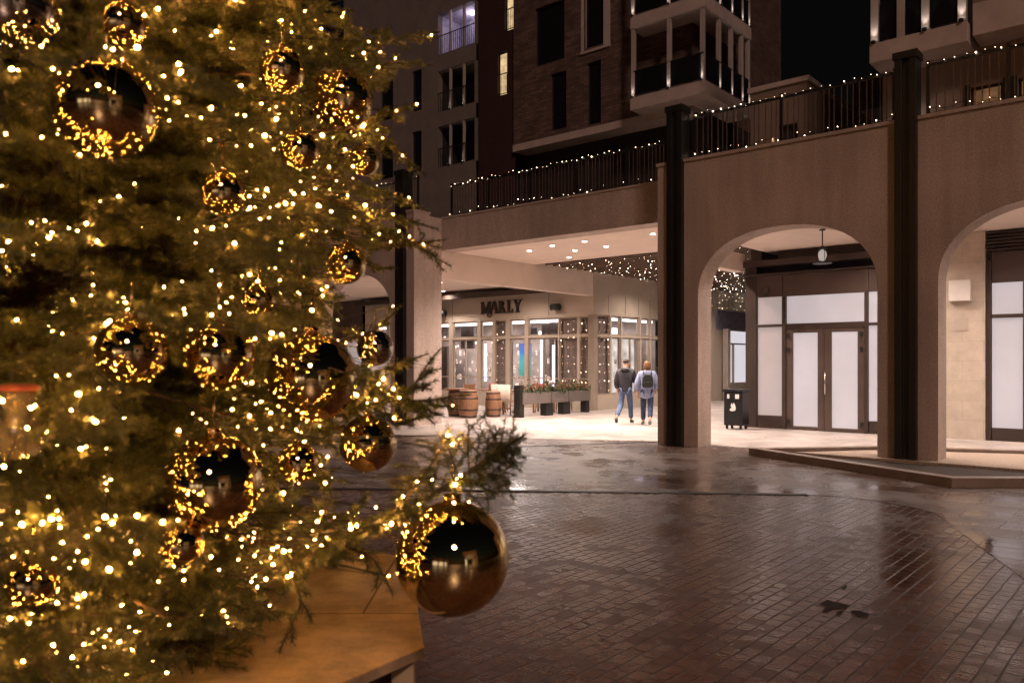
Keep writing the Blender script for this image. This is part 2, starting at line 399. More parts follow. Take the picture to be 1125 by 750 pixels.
# planting bed with kerb round the second pillar
bedp = [(4.22,14.22),(5.80,10.50),(11.5,10.50),(11.5,13.3),(8.84,13.95),(6.64,14.62)]
def inset(poly, d):
    out = []; n = len(poly)
    for i in range(n):
        p0, p1, p2 = Vector(poly[i-1]), Vector(poly[i]), Vector(poly[(i+1)%n])
        a = (p1-p0).normalized(); b = (p2-p1).normalized()
        na = Vector((-a.y, a.x)); nb = Vector((-b.y, b.x)); k = (na+nb).normalized()
        out.append(tuple(p1 + k*min(d/max(0.3, k.dot(na)), 3*d)))
    return out
inn = inset(bedp, 0.17)
rb = root('planting_bed', 'low angular bed edged by a stone kerb around the second arcade pillar', 'planting bed', (0,0,0))
m = MB(); n = len(bedp)
vs = [(x,y,0.0) for x,y in bedp]+[(x,y,0.13) for x,y in bedp]+[(x,y,0.13) for x,y in inn]+[(x,y,0.0) for x,y in inn]
fs = []
for i in range(n):
    j = (i+1)%n
    for a in (0, 1, 2): fs.append((a*n+i, a*n+j, (a+1)*n+j, (a+1)*n+i))
m.add(vs, fs); m.build('kerb', M['kerb'], rb, bev=0.012)
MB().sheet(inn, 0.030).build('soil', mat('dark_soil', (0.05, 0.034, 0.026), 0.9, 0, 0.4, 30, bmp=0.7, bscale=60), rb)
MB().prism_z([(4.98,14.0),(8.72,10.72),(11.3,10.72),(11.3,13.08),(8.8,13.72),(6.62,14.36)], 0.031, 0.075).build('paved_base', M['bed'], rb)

# ---------------------------------------------------------------- arcade wings
PITCH = 4.21; HALF = 1.645; SPR = 2.93; CROWN = 4.12; TOP = 5.58; TH = 0.55
def arch_outline(u0, u1, piers):
    poly = [(u0, 0.0)]
    for c in piers:
        a0, a1 = c - HALF, c + HALF
        poly += [(a0, 0.0)]
        for i in range(0, 33):
            t = PI - PI*i/32
            x = c + HALF*math.copysign(abs(math.cos(t))**0.86, math.cos(t)); z = SPR + (CROWN-SPR)*abs(math.sin(t))**0.92
            poly.append((x, z))
        poly += [(a1, 0.0)]
    poly += [(u1, 0.0), (u1, TOP), (u0, TOP)]
    out = []
    for p in poly:
        if not out or (abs(p[0]-out[-1][0]) + abs(p[1]-out[-1][1])) > 1e-5: out.append(p)
    return out
def post_mesh(m, u):
    # built-up steel post: two flanges with a slot between and a small cap
    m.box(u-0.165, u-0.05, -0.12, -0.003, 0.0, 6.58); m.box(u+0.05, u+0.165, -0.12, -0.003, 0.0, 6.58)
    m.box(u-0.05, u+0.05, -0.06, -0.003, 0.0, 6.56)
    m.box(u-0.165, u+0.165, 0.0, 0.20, TOP+0.06, 6.58)
    m.box(u-0.19, u+0.19, -0.145, 0.225, 6.58, 6.70)
def wing(label, u0, u1, arches, posts, ceil_v, ceil_z):
    r = aroot('arcade_building', label, 'arcade')
    MB().prism_y(arch_outline(u0, u1, arches), 0.0, TH).build('wall', M['plaster'], r)
    MB().box(u0-0.02, u1+0.02, -0.035, TH+0.03, TOP, TOP+0.06).build('coping', M['plaster'], r)
    for p in posts:
        m = MB(); post_mesh(m, p); m.build('post', M['black'], r, bev=0.006)
    MB().box(u0, u1 - (0.18 if u1 < 0 else 0), TH+0.002, ceil_v, ceil_z, TOP-0.01).build('ceiling', M['ceiling'], r)
    return r
arR = wing('rough beige arcade on the right with tall arches and black posts', -0.43, 13.1, [PITCH/2, PITCH*1.5, PITCH*2.5], [0.0, PITCH, 2*PITCH, 3*PITCH], 5.9, 4.42)
MB().box(-1.22, -0.92, 1.95, 5.19, 3.95, 4.40).build('beam', M['ceiling'], arR)
LP = [-8.10 - PITCH*i for i in range(0, 8)]
arL = wing('beige arcade wing partly hidden behind the christmas tree', LP[-1]-0.43, -7.65, sorted(p - PITCH/2 for p in LP[:-1]), LP, 8.38, 4.42)
MB().box(-8.12, -7.82, 1.003, 8.38, 3.93, 4.677).build('beam', M['ceiling'], arL)
MB().box(-8.05, -7.65, TH+0.001, 1.00, 0, 5.529).build('side_wall', M['plaster'], arL)

# bridge over the street between the two wings
rb = aroot('bridge', 'flat bridge slab spanning the passage between the two arcade wings', 'bridge')
MB().box(-7.82, -0.44, 1.07, 1.60, 4.68, 5.53).build('fascia', M['plaster'], rb)
MB().box(-7.72, -0.44, 1.04, 1.63, 5.531, 5.575).build('coping', M['plaster'], rb)
MB().box(-7.80, -0.44, 1.602, 5.14, 4.684, 5.40).build('slab', M['ceiling'], rb)
# terrace decks over the wings' shops
for nm, lab, (a, b, c, d) in (('terrace_deck', 'roof terrace deck over the right arcade', (-0.9, 13.1, 5.902, 22)), ('terrace_deck', 'roof terrace deck over the restaurant', (-40, -7.9, 9.3, 13.2))):
    o = MB().box(a, b, c, d, 4.9, 5.55).build(nm, M['darkwall']); o.location = W(0,0,0); o.rotation_euler = (0,0,ARC); tag(o, kind='structure')

# ---------------------------------------------------------------- downlights
def downlight(u, v, z, e, label, group, col=(1.0, 0.81, 0.695)):
    r = aroot('downlight', label, 'downlight', u, v, z, group)
    MB().lathe([(0.085,-0.012),(0.085,-0.001)], 20).build('trim', M['steel'], r)
    MB().lathe([(0.06,-0.018),(0.06,-0.0125)], 16).build('lens', M['lampface'], r)
    lamp('SPOT', 'downlight_lamp', (0,0,-0.03), e*2.05, col, r, 0.06, R(150), 0.9)
    return r
pos = [('front left', -4.85,2.25,'lamp under the bridge slab, leftmost of the front pair'), (0,-3.79,2.2,'lamp under the bridge slab, right one of the front pair'),
       (0,-4.93,3.36,'lamp under the bridge slab, left one of the rear pair'), (0,-3.88,3.3,'lamp under the bridge slab, right one of the rear pair')]
for _, u, v, lab in pos: downlight(u, v, 4.68, 330, 'round recessed ' + lab, 'downlights under the bridge')
for u, v in ((-5.9,2.6),(-1.9,2.3),(-5.9,4.4),(-1.9,4.3)): downlight(u, v, 4.68, 230, 'round recessed lamp near the edge of the bridge slab', 'downlights under the bridge')
downlight(2.62, 3.9, 4.418, 185, 'round recessed lamp in the ceiling seen through the first right arch', 'downlights in the right arcade')
for u, v in ((0.9,1.8),(2.9,1.3),(4.9,2.9),(6.7,1.7),(6.7,3.9),(8.9,2.8),(11,2.8)): downlight(u, v, 4.418, 185, 'round recessed lamp in the right arcade ceiling behind the wall', 'downlights in the right arcade')
downlight(-12.0, 5.2, 4.418, 160, 'round recessed lamp in the left arcade ceiling, before the restaurant', 'downlights in the left arcade')
downlight(-14.3, 7.6, 4.418, 160, 'round recessed lamp above the left end of the restaurant front', 'downlights in the left arcade')
for u, v in ((-9.4,4.4),(-11,2.2),(-14.6,2.4),(-10.2,6.8),(-18.5,3),(-22.7,3),(-27,3),(-31,3)): downlight(u, v, 4.418, 200, 'round recessed lamp in the left arcade ceiling behind its wall', 'downlights in the left arcade')

# ---------------------------------------------------------------- right shopfronts (v = 5.2)
def pane(parent, x0, x1, z0, z1, m=None, y=0.05, name='pane'):
    return MB().box(x0, x1, y, y+0.012, z0, z1).build(name, m or M['film'], parent)
sf = aroot('shopfront', 'dark bronze shopfront with frosted panes and a double glazed door behind the first arch', 'shopfront', 0, 5.2, 0)
m = MB()
m.box(-0.91,-0.62,0,0.30,0,4.05); m.box(-0.60,0.04,0.01,0.2,0,0.33)                 # corner post and stall riser
m.box(0.045,0.145,-0.03,0.20,0,3.27); m.box(1.99,2.07,-0.03,0.20,0,3.27)             # mullions
m.box(-0.617,0.044,-0.01,0.18,2.53,2.60); m.box(2.071,3.5,-0.01,0.18,2.50,2.57)      # transoms
m.box(2.071,3.5,0.01,0.2,0,0.30); m.box(2.95,3.63,0,0.30,0.31,4.05)
m.box(0.146,1.989,-0.02,0.19,2.46,2.60)
m.build('frame', M['bronze'], sf, bev=0.006)
m = MB()
m.box(-0.615,0.044,0.02,0.22,3.28,3.82); m.box(0.052,2.066,0.02,0.22,3.275,3.82); m.box(2.074,3.50,0.02,0.22,3.28,3.82)
m.build('fascia_panel', M['bronze2'], sf, bev=0.004)
m = MB(); m.box(-0.95,3.63,-0.12,0.31,4.052,4.20); m.box(-0.93,3.62,-0.07,0.30,3.825,3.87)
m.build('cornice', M['bronze'], sf, bev=0.008)
m = MB()
for i in range(6): m.box(-0.05,3.63,-0.02,0.24,4.205+i*0.036,4.222+i*0.036)
m.box(-0.05,3.63,0.05,0.24,4.2,4.418)
m.build('louvre', M['bronze'], sf)
pane(sf,-0.60,0.044,0.33,2.53,M['filmdim']); pane(sf,-0.60,0.044,2.60,3.28,M['filmdim']); pane(sf,0.146,1.99,2.60,3.275); pane(sf,2.071,2.95,0.30,2.50); pane(sf,2.071,2.95,2.57,3.28)
MB().box(-0.40,-0.30,-0.04,-0.0,3.36,3.52).build('wall_lamp', M['steel'], sf)
for a, b, hx in ((0.15,1.065,0.99),(1.075,1.985,1.13)):
    m = MB(); m.box(a,a+0.17,-0.01,0.06,0.02,2.455); m.box(b-0.15,b,-0.01,0.06,0.02,2.455); m.box(a+0.171,b-0.151,-0.01,0.06,2.37,2.455); m.box(a+0.171,b-0.151,-0.01,0.06,0.02,0.10)
    d = m.build('door', M['bronze2'], sf, bev=0.004)
    MB().box(a+0.17,b-0.15,0.015,0.03,0.10,2.37).build('door_pane', M['film'], d)
    if hx > 1.1: MB().tube([(hx-0.02,-0.07,0.88),(hx-0.02,-0.075,1.42)],0.016,8).tube([(hx-0.02,-0.07,0.95),(hx-0.02,0.0,0.95)],0.01).tube([(hx-0.02,-0.07,1.35),(hx-0.02,0.0,1.35)],0.01).build('handle', M['steel'], d)
    sx = a+0.055 if hx < 1 else b-0.055
    for hz in (0.15, 1.9, 2.25): MB().box(sx-0.03,sx+0.03,-0.045,-0.011,hz,hz+0.11).build('hinge', M['black'], d)
sw = aroot('stone_pier', 'pale travertine wall panel between the two right shopfronts', 'wall', 0, 5.2, 0)
MB().box(3.635,4.43,-0.05,0.5,0,4.417).build('wall', M['stone'], sw)
wb = aroot('sign_box', 'blank white box mounted high on the pale travertine pier', 'sign box', 3.98, 5.15, 2.96)
MB().box(-0.21,0.21,-0.16,-0.002,0,0.44).build('box', M['whitebox'], wb, bev=0.01)
pb = aroot('wall_plate', 'small beige cover plate below the white box on the pier', 'wall plate', 3.98, 5.15, 2.32)
MB().box(-0.13,0.13,-0.012,-0.002,0,0.28).box(-0.10,0.10,-0.016,-0.0125,0.03,0.25).build('plate', M['fascia'], pb)
s2 = aroot('shopfront', 'dark bronze shopfront with tall frosted panes behind the second arch', 'shopfront', 0, 5.2, 0)
m = MB(); m.box(4.435,4.53,-0.02,0.25,0,3.80); m.box(4.54,8.5,0,0.2,0,0.28); m.box(4.531,8.5,-0.01,0.18,2.58,2.66); m.box(5.1,5.18,-0.02,0.19,0.281,2.579); m.box(5.1,5.18,-0.02,0.19,2.661,3.32); m.box(6.6,6.7,-0.02,0.19,0.281,2.579); m.box(8.5,8.8,-0.02,0.19,0,3.8)
m.build('frame', M['bronze'], s2, bev=0.006)
MB().box(4.54,8.49,0.02,0.22,3.33,3.95).build('fascia_panel', M['bronze2'], s2)
m = MB()
for i in range(6): m.box(4.44,8.8,-0.03,0.24,3.99+i*0.072,4.025+i*0.072)
m.box(4.44,8.8,0.06,0.24,3.955,4.417); m.build('louvre', M['bronze'], s2)
pane(s2,4.54,5.10,0.28,2.58); pane(s2,5.18,6.6,0.28,2.58); pane(s2,6.7,8.5,0.28,2.58); pane(s2,4.54,5.10,2.66,3.32); pane(s2,5.18,8.5,2.66,3.32)
o = aroot('stone_pier', 'pale travertine wall at the far right end of the arcade', 'wall', 0, 5.2, 0); MB().box(8.81,13.1,-0.03,0.5,0,4.417).build('wall', M['stone'], o)
# dark side of the shop toward the street
o = aroot('shop_side_wall', 'dark bronze side wall of the shop along the street', 'wall', 0, 5.2, 0); MB().box(-0.90,-0.62,0.31,9,0,4.89).build('wall', M['bronze2'], o)

# pendant lanterns
def lantern(u, v, label):
    r = aroot('pendant_lantern', label, 'lantern', u, v, 4.418, 'pendant lanterns in the arcade')
    MB().lathe([(0.06,-0.025),(0.06,-0.001)],16).build('ceiling_rose', M['black'], r)
    MB().tube([(0,0,-0.02),(0,0,-0.36)],0.012,8).build('rod', M['black'], r)
    m = MB(); m.lathe([(0.05,-0.42),(0.09,-0.40),(0.03,-0.35)],12)
    for k in range(4):
        a = PI/4+PI/2*k; m.tube([(0.08*math.cos(a),0.08*math.sin(a),-0.40),(0.12*math.cos(a),0.12*math.sin(a),-0.70)],0.007,6)
    m.lathe([(0.19,-0.715),(0.19,-0.70)],20); m.build('cage', M['black'], r)
    MB().lathe([(0.02,-0.42),(0.075,-0.47),(0.085,-0.55),(0.06,-0.64),(0.02,-0.66)],16).build('bulb', emit('lantern_bulb',(0.9,0.80,0.72),0.35,False), r)
lantern(1.90, 2.7, 'black cage pendant lantern hanging in the first right arch')
lantern(-10.2, 2.7, 'black cage pendant lantern hanging in the left arcade')

for u, v in ((-4.4,8.6),(-4.4,12.2),(-6.2,10.6),(-6.4,15.5),(-3.0,17)): downlight(u, v, 4.70, 240, 'round lamp fixed under the pergola slats over the passage', 'lamps under the pergola')
# litter bin
r = aroot('litter_bin', 'black litter bin with white pictograms beside the bronze shopfront corner', 'litter bin', -0.83, 4.50, 0)
m = MB(); m.box(-0.24,0.24,-0.2,0.2,0.10,0.93); m.box(-0.27,0.27,-0.23,0.23,0.93,0.99); m.build('body', M['bin'], r, bev=0.012)
for sx in (-1,1):
    for sy in (-1,1): MB().cbox(sx*0.18, sy*0.14, 0, 0.05, 0.05, 0.10).build('foot', M['bin'], r)
m = MB(); m.box(-0.15,-0.09,-0.206,-0.2015,0.76,0.87); m.box(0.06,0.16,-0.206,-0.2015,0.76,0.87)
m.build('pictogram', M['whitemark'], r)
em = MB(); em.prism_y([(-0.09,0.47),(-0.02,0.45),(0.06,0.47),(0.08,0.53),(0.05,0.63),(0.02,0.66),(0.0,0.60),(-0.03,0.66),(-0.06,0.58),(-0.02,0.54),(-0.07,0.52)], -0.206,-0.2015); em.build('emblem', M['whitemark'], r)

# ---------------------------------------------------------------- restaurant (front v = 8.4, side u = -7.81)
rs = aroot('restaurant', 'pale panelled corner restaurant with tall lit windows and dark letters', 'restaurant', -7.81, 8.4, 0)
# local x = u+7.81 (0 .. -12), local y = v-8.4
def holes_wall(m, x0, x1, z0, z1, holes, d=0.0, t=0.22, axis='x'):
    xs = sorted({x0, x1, *[h[0] for h in holes], *[h[1] for h in holes]}); zs = sorted({z0, z1, *[h[2] for h in holes], *[h[3] for h in holes]})
    def P(a, y, z): return (a, y, z) if axis == 'x' else (-y, a, z)
    for i in range(len(xs)-1):
        for j in range(len(zs)-1):
            cx, cz = (xs[i]+xs[i+1])/2, (zs[j]+zs[j+1])/2
            if any(h[0] < cx < h[1] and h[2] < cz < h[3] for h in holes): continue
            m.add([P(xs[i],d,zs[j]),P(xs[i+1],d,zs[j]),P(xs[i+1],d,zs[j+1]),P(xs[i],d,zs[j+1])],[(0,1,2,3)])
    for a, b, c, e in holes:
        m.add([P(a,d,c),P(b,d,c),P(b,d,e),P(a,d,e),P(a,d+t,c),P(b,d+t,c),P(b,d+t,e),P(a,d+t,e)],[(0,4,5,1),(1,5,6,2),(2,6,7,3),(3,7,4,0)])
    return m
FH = []  # front bays: (u0,u1,kind)
bays = [(-19.8,-18.6,'w'),(-18.4,-17.2,'w'),(-17.0,-15.6,'c'),(-15.42,-14.80,'w'),(-14.60,-13.26,'w'),(-13.08,-12.46,'w'),(-12.34,-11.80,'c'),(-11.60,-10.88,'w'),(-10.72,-9.33,'w'),(-9.29,-8.50,'c'),(-8.40,-8.02,'c')]
hl = []
for a, b, k in bays:
    hl += [(a+7.81, b+7.81, 0.52, 2.54), (a+7.81, b+7.81, 2.61, 3.24)]
m = MB(); holes_wall(m, -12.2, 0.0, 0.0, 4.85, hl, 0.0, 0.16)
sb = [(0.22,1.02,'c'),(1.12,1.72,'w'),(1.80,3.00,'w'),(3.10,3.72,'w'),(3.82,4.6,'w')]
sh = []
for a, b, k in sb: sh += [(a,b,0.52,2.54),(a,b,2.61,3.30)]
holes_wall(m, 0.0, 4.9, 0.0, 4.85, sh, 0.0, 0.16, axis='y')
m.build('wall', M['fascia'], rs)
m = MB()
for u in (-14.6,-9.75,-17.5): m.box(u+7.81-0.008,u+7.81+0.008,-0.004,-0.001,3.32,4.30)
for v in (0.9,2.0,2.9,3.7): m.box(0.001,0.004,v-0.008,v+0.008,3.36,4.0)
m.build('panel_joint', M['bronze2'], rs)
for i, (a, b, k) in enumerate(bays):
    x0, x1 = a+7.81, b+7.81
    f = MB(); t = 0.045
    for z0, z1 in ((0.522,2.538),(2.612,3.238)):
        f.box(x0+.002,x0+t,0.04,0.10,z0,z1); f.box(x1-t,x1-.002,0.04,0.10,z0,z1); f.box(x0+t,x1-t,0.04,0.10,z1-t,z1); f.box(x0+t,x1-t,0.04,0.10,z0,z0+t)
    if b - a > 1.2: f.box((x0+x1)/2-0.025,(x0+x1)/2+0.025,0.04,0.10,0.52+t,2.538-t)
    f.box(x0+t,x1-t,0.045,0.095,1.06,1.10)
    fo = f.build('window', M['taupe'], rs)
    MB().box(x0+t,x1-t,0.065,0.072,0.565,2.495).box(x0+t,x1-t,0.065,0.072,2.655,3.195).build('pane', M['glass'], fo)
    if k == 'c':
        q = MB()
        nw = max(6, int((x1-x0)/0.07)); 
        pl = [(x0+(x1-x0)*j/nw, 0.14+0.018*(j%2)) for j in range(nw+1)]
        q.add([(x,y,0.53) for x,y in pl]+[(x,y,3.23) for x,y in pl],[(j,j+1,j+nw+2,j+nw+1) for j in range(nw)])
        q.build('blind', M['curtain'], fo)
for a, b, k in sb:
    f = MB(); t = 0.045
    for z0, z1 in ((0.522,2.538),(2.612,3.298)):
        f.box(-0.10,-0.04,a+.002,a+t,z0,z1); f.box(-0.10,-0.04,b-t,b-.002,z0,z1); f.box(-0.10,-0.04,a+t,b-t,z1-t,z1); f.box(-0.10,-0.04,a+t,b-t,z0,z0+t)
    if b-a > 1: f.box(-0.10,-0.04,(a+b)/2-0.03,(a+b)/2+0.03,0.57,2.49)
    fo = f.build('window', M['taupe'], rs)
    MB().box(-0.072,-0.065,a+t,b-t,0.565,2.495).box(-0.072,-0.065,a+t,b-t,2.655,3.255).build('pane', M['glass'], fo)
    if k == 'c': MB().box(-0.15,-0.14,a,b,0.53,3.29).build('blind', M['curtain'], fo)
# corner pilaster
MB().box(-0.21,0.03,-0.03,0.2,0,3.30).build('corner_pilaster', M['taupe'], rs)
MB().box(-12.2,-0.95,-0.55,-0.01,4.14,4.20).box(-12.2,-0.95,-0.58,-0.56,4.10,4.26).build('recess_shade', M['bronze'], rs)  # dark strip stands in for the shade of the ceiling recess
# letters
def letters(parent):
    z0, h = 3.50, 0.46; k = MB(); D0, D1 = -0.07, -0.005
    def st(pts): k.prism_y(pts, D0 - 0.001*len(k.f)/50, D1)
    def vbar(x, w, a=0.0, b=1.0): st([(x,z0+a*h),(x+w,z0+a*h),(x+w,z0+b*h),(x,z0+b*h)])
    def diag(xa, za, xb, zb, w): st([(xa,z0+za*h),(xa+w,z0+za*h),(xb+w,z0+zb*h),(xb,z0+zb*h)])
    def serif(x, w, z): st([(x,z0+z*h-0.018),(x+w,z0+z*h-0.018),(x+w,z0+z*h+0.018),(x,z0+z*h+0.018)])
    x = -13.02+7.81
    vbar(x+0.03,0.09); vbar(x+0.37,0.11); diag(x+0.20,0.05,x+0.03,1.0,0.09); diag(x+0.20,0.05,x+0.38,1.0,0.07); serif(x,0.16,0.03); serif(x+0.34,0.18,0.03); serif(x,0.14,0.97); serif(x+0.36,0.14,0.97)
    x += 0.46   # A with a hook under its left leg
    diag(x+0.02,0.0,x+0.17,1.0,0.05); diag(x+0.31,0.0,x+0.17,1.0,0.11); serif(x+0.08,0.22,0.36); serif(x+0.26,0.19,0.03)
    hk = [(x-0.13+0.0,z0-0.02),(x-0.10,z0-0.10),(x-0.02,z0-0.13),(x+0.06,z0-0.10),(x+0.10,z0+0.02)]
    k.tube([(p[0],-0.04,p[1]) for p in hk],0.024,8)
    x += 0.44
    vbar(x+0.03,0.10); serif(x,0.17,0.03); serif(x,0.2,0.97)
    arc = [(x+0.13+0.14*math.sin(PI*i/10), z0+h*(0.75+0.23*math.cos(PI*i/10))) for i in range(11)]
    inn = [(x+0.13+0.06*math.sin(PI*i/10), z0+h*(0.75+0.13*math.cos(PI*i/10))) for i in range(10,-1,-1)]
    st(arc[::-1]+inn[::-1]); diag(x+0.26,0.0,x+0.14,0.52,0.10); serif(x+0.24,0.16,0.03)
    x += 0.43
    vbar(x+0.03,0.10); serif(x,0.28,0.03); serif(x,0.17,0.97); st([(x+0.22,z0),(x+0.28,z0),(x+0.28,z0+0.14),(x+0.25,z0+0.14)])
    x += 0.33
    vbar(x+0.13,0.10,0,0.5); diag(x+0.13,0.45,x+0.0,1.0,0.10); diag(x+0.15,0.45,x+0.30,1.0,0.06); serif(x+0.08,0.2,0.03); serif(x-0.03,0.16,0.97); serif(x+0.25,0.15,0.97)
    return k.build('lettering', M['sign'], parent)
letters(rs)
# wall lamps on the fascia (dark barrels)
for u, lab in ((-15.06,'dark drum wall lamp at the left end of the restaurant fascia'),(-9.33,'dark drum wall lamp right of the restaurant letters')):
    r = aroot('wall_lamp', lab, 'wall lamp', u, 8.39, 3.60, 'drum lamps on the restaurant fascia')
    MB().tube([(-0.18,-0.15,0),(0.18,-0.15,0)],0.12,14).build('drum', M['black'], r)
    MB().box(-0.04,0.04,-0.05,-0.0,-0.05,0.05).build('bracket', M['black'], r)
# interior
MB().box(-12.0,-0.3,4.6,4.7,0.012,3.6).build('back_wall', M['roomwall'], rs)
MB().box(-12.1,-0.17,0.2,4.7,3.42,3.5).build('room_ceiling', M['roomwall'], rs)
MB().box(-12.1,-12.0,0.2,4.7,0.0,3.5).build('partition', M['roomwall'], rs)
MB().box(-11.6,-0.3,0.30,0.36,3.10,3.19).build('light_strip', emit('cove_strip',(1.0,0.88,0.78),5.0,True), rs)
MB().box(-0.36,-0.30,0.6,4.4,3.16,3.24).build('light_strip', emit('cove_strip_side',(1.0,0.88,0.78),5.0,True), rs)
m = MB()
for x, y, w, h in ((-6.9,3.0,0.5,2.5),(-4.6,3.4,0.35,3.3),(-10.9,3.6,0.8,2.4),(-3.6,4.0,0.8,2.1)): m.cbox(x,y,0.012,w,0.35,h)
m.build('cabinet', M['shelf'], rs)
m = MB(); m.box(-2.75,-1.5,0.6,0.7,2.5,3.06); m.box(-6.9,-6.2,0.6,0.7,2.2,3.05); m.box(-3.72,-3.2,0.9,1.0,2.72,2.95); m.box(-8.2,-7.6,0.5,0.6,0.6,2.3); m.box(-5.2,-4.9,1.4,1.5,0.3,2.5); m.box(-2.35,-2.25,0.9,1.0,0.02,2.5)
m.build('dark_board', M['shelf'], rs)  # dark boards added to darken parts of the windows, soffit board included
m = MB()
for i in range(90):
    x = random.uniform(-10.5,-0.8); z = random.choice([0.9,1.25,1.6,1.95,2.3]); y = 3.2 + random.uniform(-0.2,0.2)
    m.cbox(x,y,z,random.uniform(.04,.12),.08,random.uniform(.1,.28))
m.build('shelf_goods', M['goods'], rs)
MB().box(-3.68,-3.12,0.42,0.50,1.15,2.36).build('screen', M['screen'], rs)
m = MB(); m.box(-3.05,-2.98,0.9,0.95,0.6,2.5); m.box(-2.72,-2.62,1.2,1.25,0.4,2.3); m.box(-6.0,-5.9,1.0,1.05,0.9,2.4); m.box(-1.72,-1.66,0.8,0.85,1.1,2.45); m.box(-5.55,-5.45,1.5,1.55,1.1,2.5)
m.build('light_column', emit('cool_light_column',(0.72,0.78,1.0),2.6,True), rs)
MB().lathe([(0.02,0.35),(0.2,0.3),(0.22,0.1),(0.15,0)],16,(-0.9,2.6,2.6)).build('ceiling_lamp', emit('white_pendant',(0.9,0.92,1.0),3.0,True), rs)
MB().box(-1.3,-1.2,1.3,4.5,0.5,2.6).build('lit_panel', emit('lit_display',(1.0,0.86,0.74),0.75,True,0.5,2.5), rs)
for x, y, e in ((-2.2,2.3,240),(-5.2,2.3,230),(-8.2,2.3,210),(-10.6,2.3,160)): lamp('AREA','ceiling_panel',(x,y,3.38),e,(1.0,0.84,0.72),rs,1.2)
for k_ in range(12): MB().ball((random.uniform(-10.8,-0.9),random.uniform(0.8,3.0),random.uniform(1.7,2.9)),random.uniform(.04,.09),10,8).build('added_glow_ball', M['globe'], rs)  # glowing balls added at random to brighten the interior
# fairy light curtains inside the blinds, and nets
BULB = None
def bulb_proto(r, seg=1):
    bm = bmesh.new(); bmesh.ops.create_icosphere(bm, subdivisions=seg, radius=r); me = bpy.data.meshes.new('bulb'); bm.to_mesh(me); bm.free(); return me
BM_TREE = bulb_proto(0.0035); BM_TREE.materials.append(M['treebulb'])
BM_F = bulb_proto(0.0088); BM_F.materials.append(M['fairy'])
BM_H = bulb_proto(0.0105); BM_H.materials.append(M['fairyhi'])
def string_lights(label, pts, bulbs, me, group, r=0.004, sub=None, cat='string lights'):
    rt = root('string_lights', label, cat, pts[0], 0, group); o0 = Vector(pts[0])
    if len(pts) > 1: MB().tube([Vector(p)-o0 for p in pts], r, 4).build('wire', M['wire'], rt)
    for b in bulbs:
        o = bpy.data.objects.new('bulb', me); COL.objects.link(o); o.parent = rt; o.location = Vector(b)-o0
        sc = random.choice((0.3,0.4,0.5,0.6,0.75,0.95,1.2))*random.uniform(0.85,1.15); o.scale = (sc, sc, sc)
    return rt
for a, b, k in bays[3:]:
    if k != 'c': continue
    for j in range(2 if b-a < 0.7 else 3):
        u = a + (b-a)*(j+0.5)/(2 if b-a < 0.7 else 3); pts = [W(u,8.38,3.2-0.1*i) for i in range(26)]
        string_lights('thin curtain of small lights hanging over the restaurant window blind', pts, [W(u+random.uniform(-.03,.03),8.385,3.1-0.29*i-random.uniform(0,.12)) for i in range(9)], BM_F, 'light curtains on the restaurant windows', 0.002)
for j in range(3):
    v = 8.4+0.34+0.27*j; pts = [W(-7.80,v,3.25-0.1*i) for i in range(26)]
    string_lights('thin curtain of small lights on the side window of the restaurant', pts, [W(-7.795,v+random.uniform(-.03,.03),3.1-0.29*i-random.uniform(0,.12)) for i in range(9)], BM_F, 'light curtains on the restaurant windows', 0.002)

# street shop further along the left of the passage
ss = aroot('street_shop', 'pale shop further down the passage with a large bright window', 'shop', -7.81, 13.35, 0)
m = MB(); holes_wall(m, 0.0, 18, 0, 4.85, [(0.3,3.6,0.4,3.1),(5.35,8.6,0.75,3.05),(9.4,14,0.4,3.1)], 0.0, 0.2, axis='y'); m.build('wall', M['fascia'], ss)
MB().box(0.001,0.05,4.2,18,3.1,3.9).build('sign_band', mat('grey_blue_panel',(0.20,0.19,0.26),0.6), ss)
MB().box(-0.16,-0.14,5.3,8.7,0.7,3.1).build('pane', M['film2'], ss); MB().box(-0.16,-0.14,0.25,3.7,0.35,3.15).build('pane', M['filmdim'], ss); MB().box(-0.16,-0.14,9.3,14,0.35,3.15).build('pane', M['film2'], ss)
m = MB(); m.box(-0.12,-0.02,5.351,8.599,2.45,2.51); m.box(-0.12,-0.02,6.0,6.06,0.751,2.449); m.build('frame', M['taupe'], ss)
MB().box(0.06,0.30,4.75,5.0,0,3.1).build('column', M['column'], ss)

# pergola roof over the street with light strings
pg = aroot('pergola', 'dark timber slat pergola roof over the passage behind the bridge', 'pergola', 0, 5.2, 4.72)
for i in range(34): MB().box(-7.78,-0.95,0.05+i*0.42,0.05+i*0.42+0.09,0.0,0.22).build('beam', M['pergola'], pg)
m = MB()
for u in (-7.80,-4.4,-1.0): m.box(u-0.06,u+0.06,0.02,14.4,0.222,0.42)
m.build('rail', M['pergola'], pg)
for i in range(30):
    v0 = 5.45 + i*0.41
    P0 = []; B = []
    for j in range(25):
        u = -7.2 + j*0.26; z = 4.70 - 0.05*abs(math.sin(j*0.9+i*1.7))
        P0.append(W(u, v0 + 0.1*math.sin(j*1.3+i*2.7), z))
        if random.random() < 0.7: B.append(W(u+random.uniform(-.13,.13), v0+random.uniform(-.2,.2), z-0.02-random.random()*0.05))
    string_lights('string of tiny warm lights slung beneath the pergola slats', P0, B, BM_F, 'light strings under the pergola', 0.003)
for i in range(9):
    P0 = []; B = []
    v0 = 16.6 + i*0.5
    for j in range(5):
        P0.append(W(-7.74, v0, 4.8-0.2*j)); B.append(W(-7.73+random.uniform(0,.04), v0+random.uniform(-.2,.2), 4.78-0.18*j-random.uniform(0,.1)))
    string_lights('short hanging row of tiny lights on the pale fascia down the street', P0, B, BM_F, 'icicle lights down the street', 0.003)

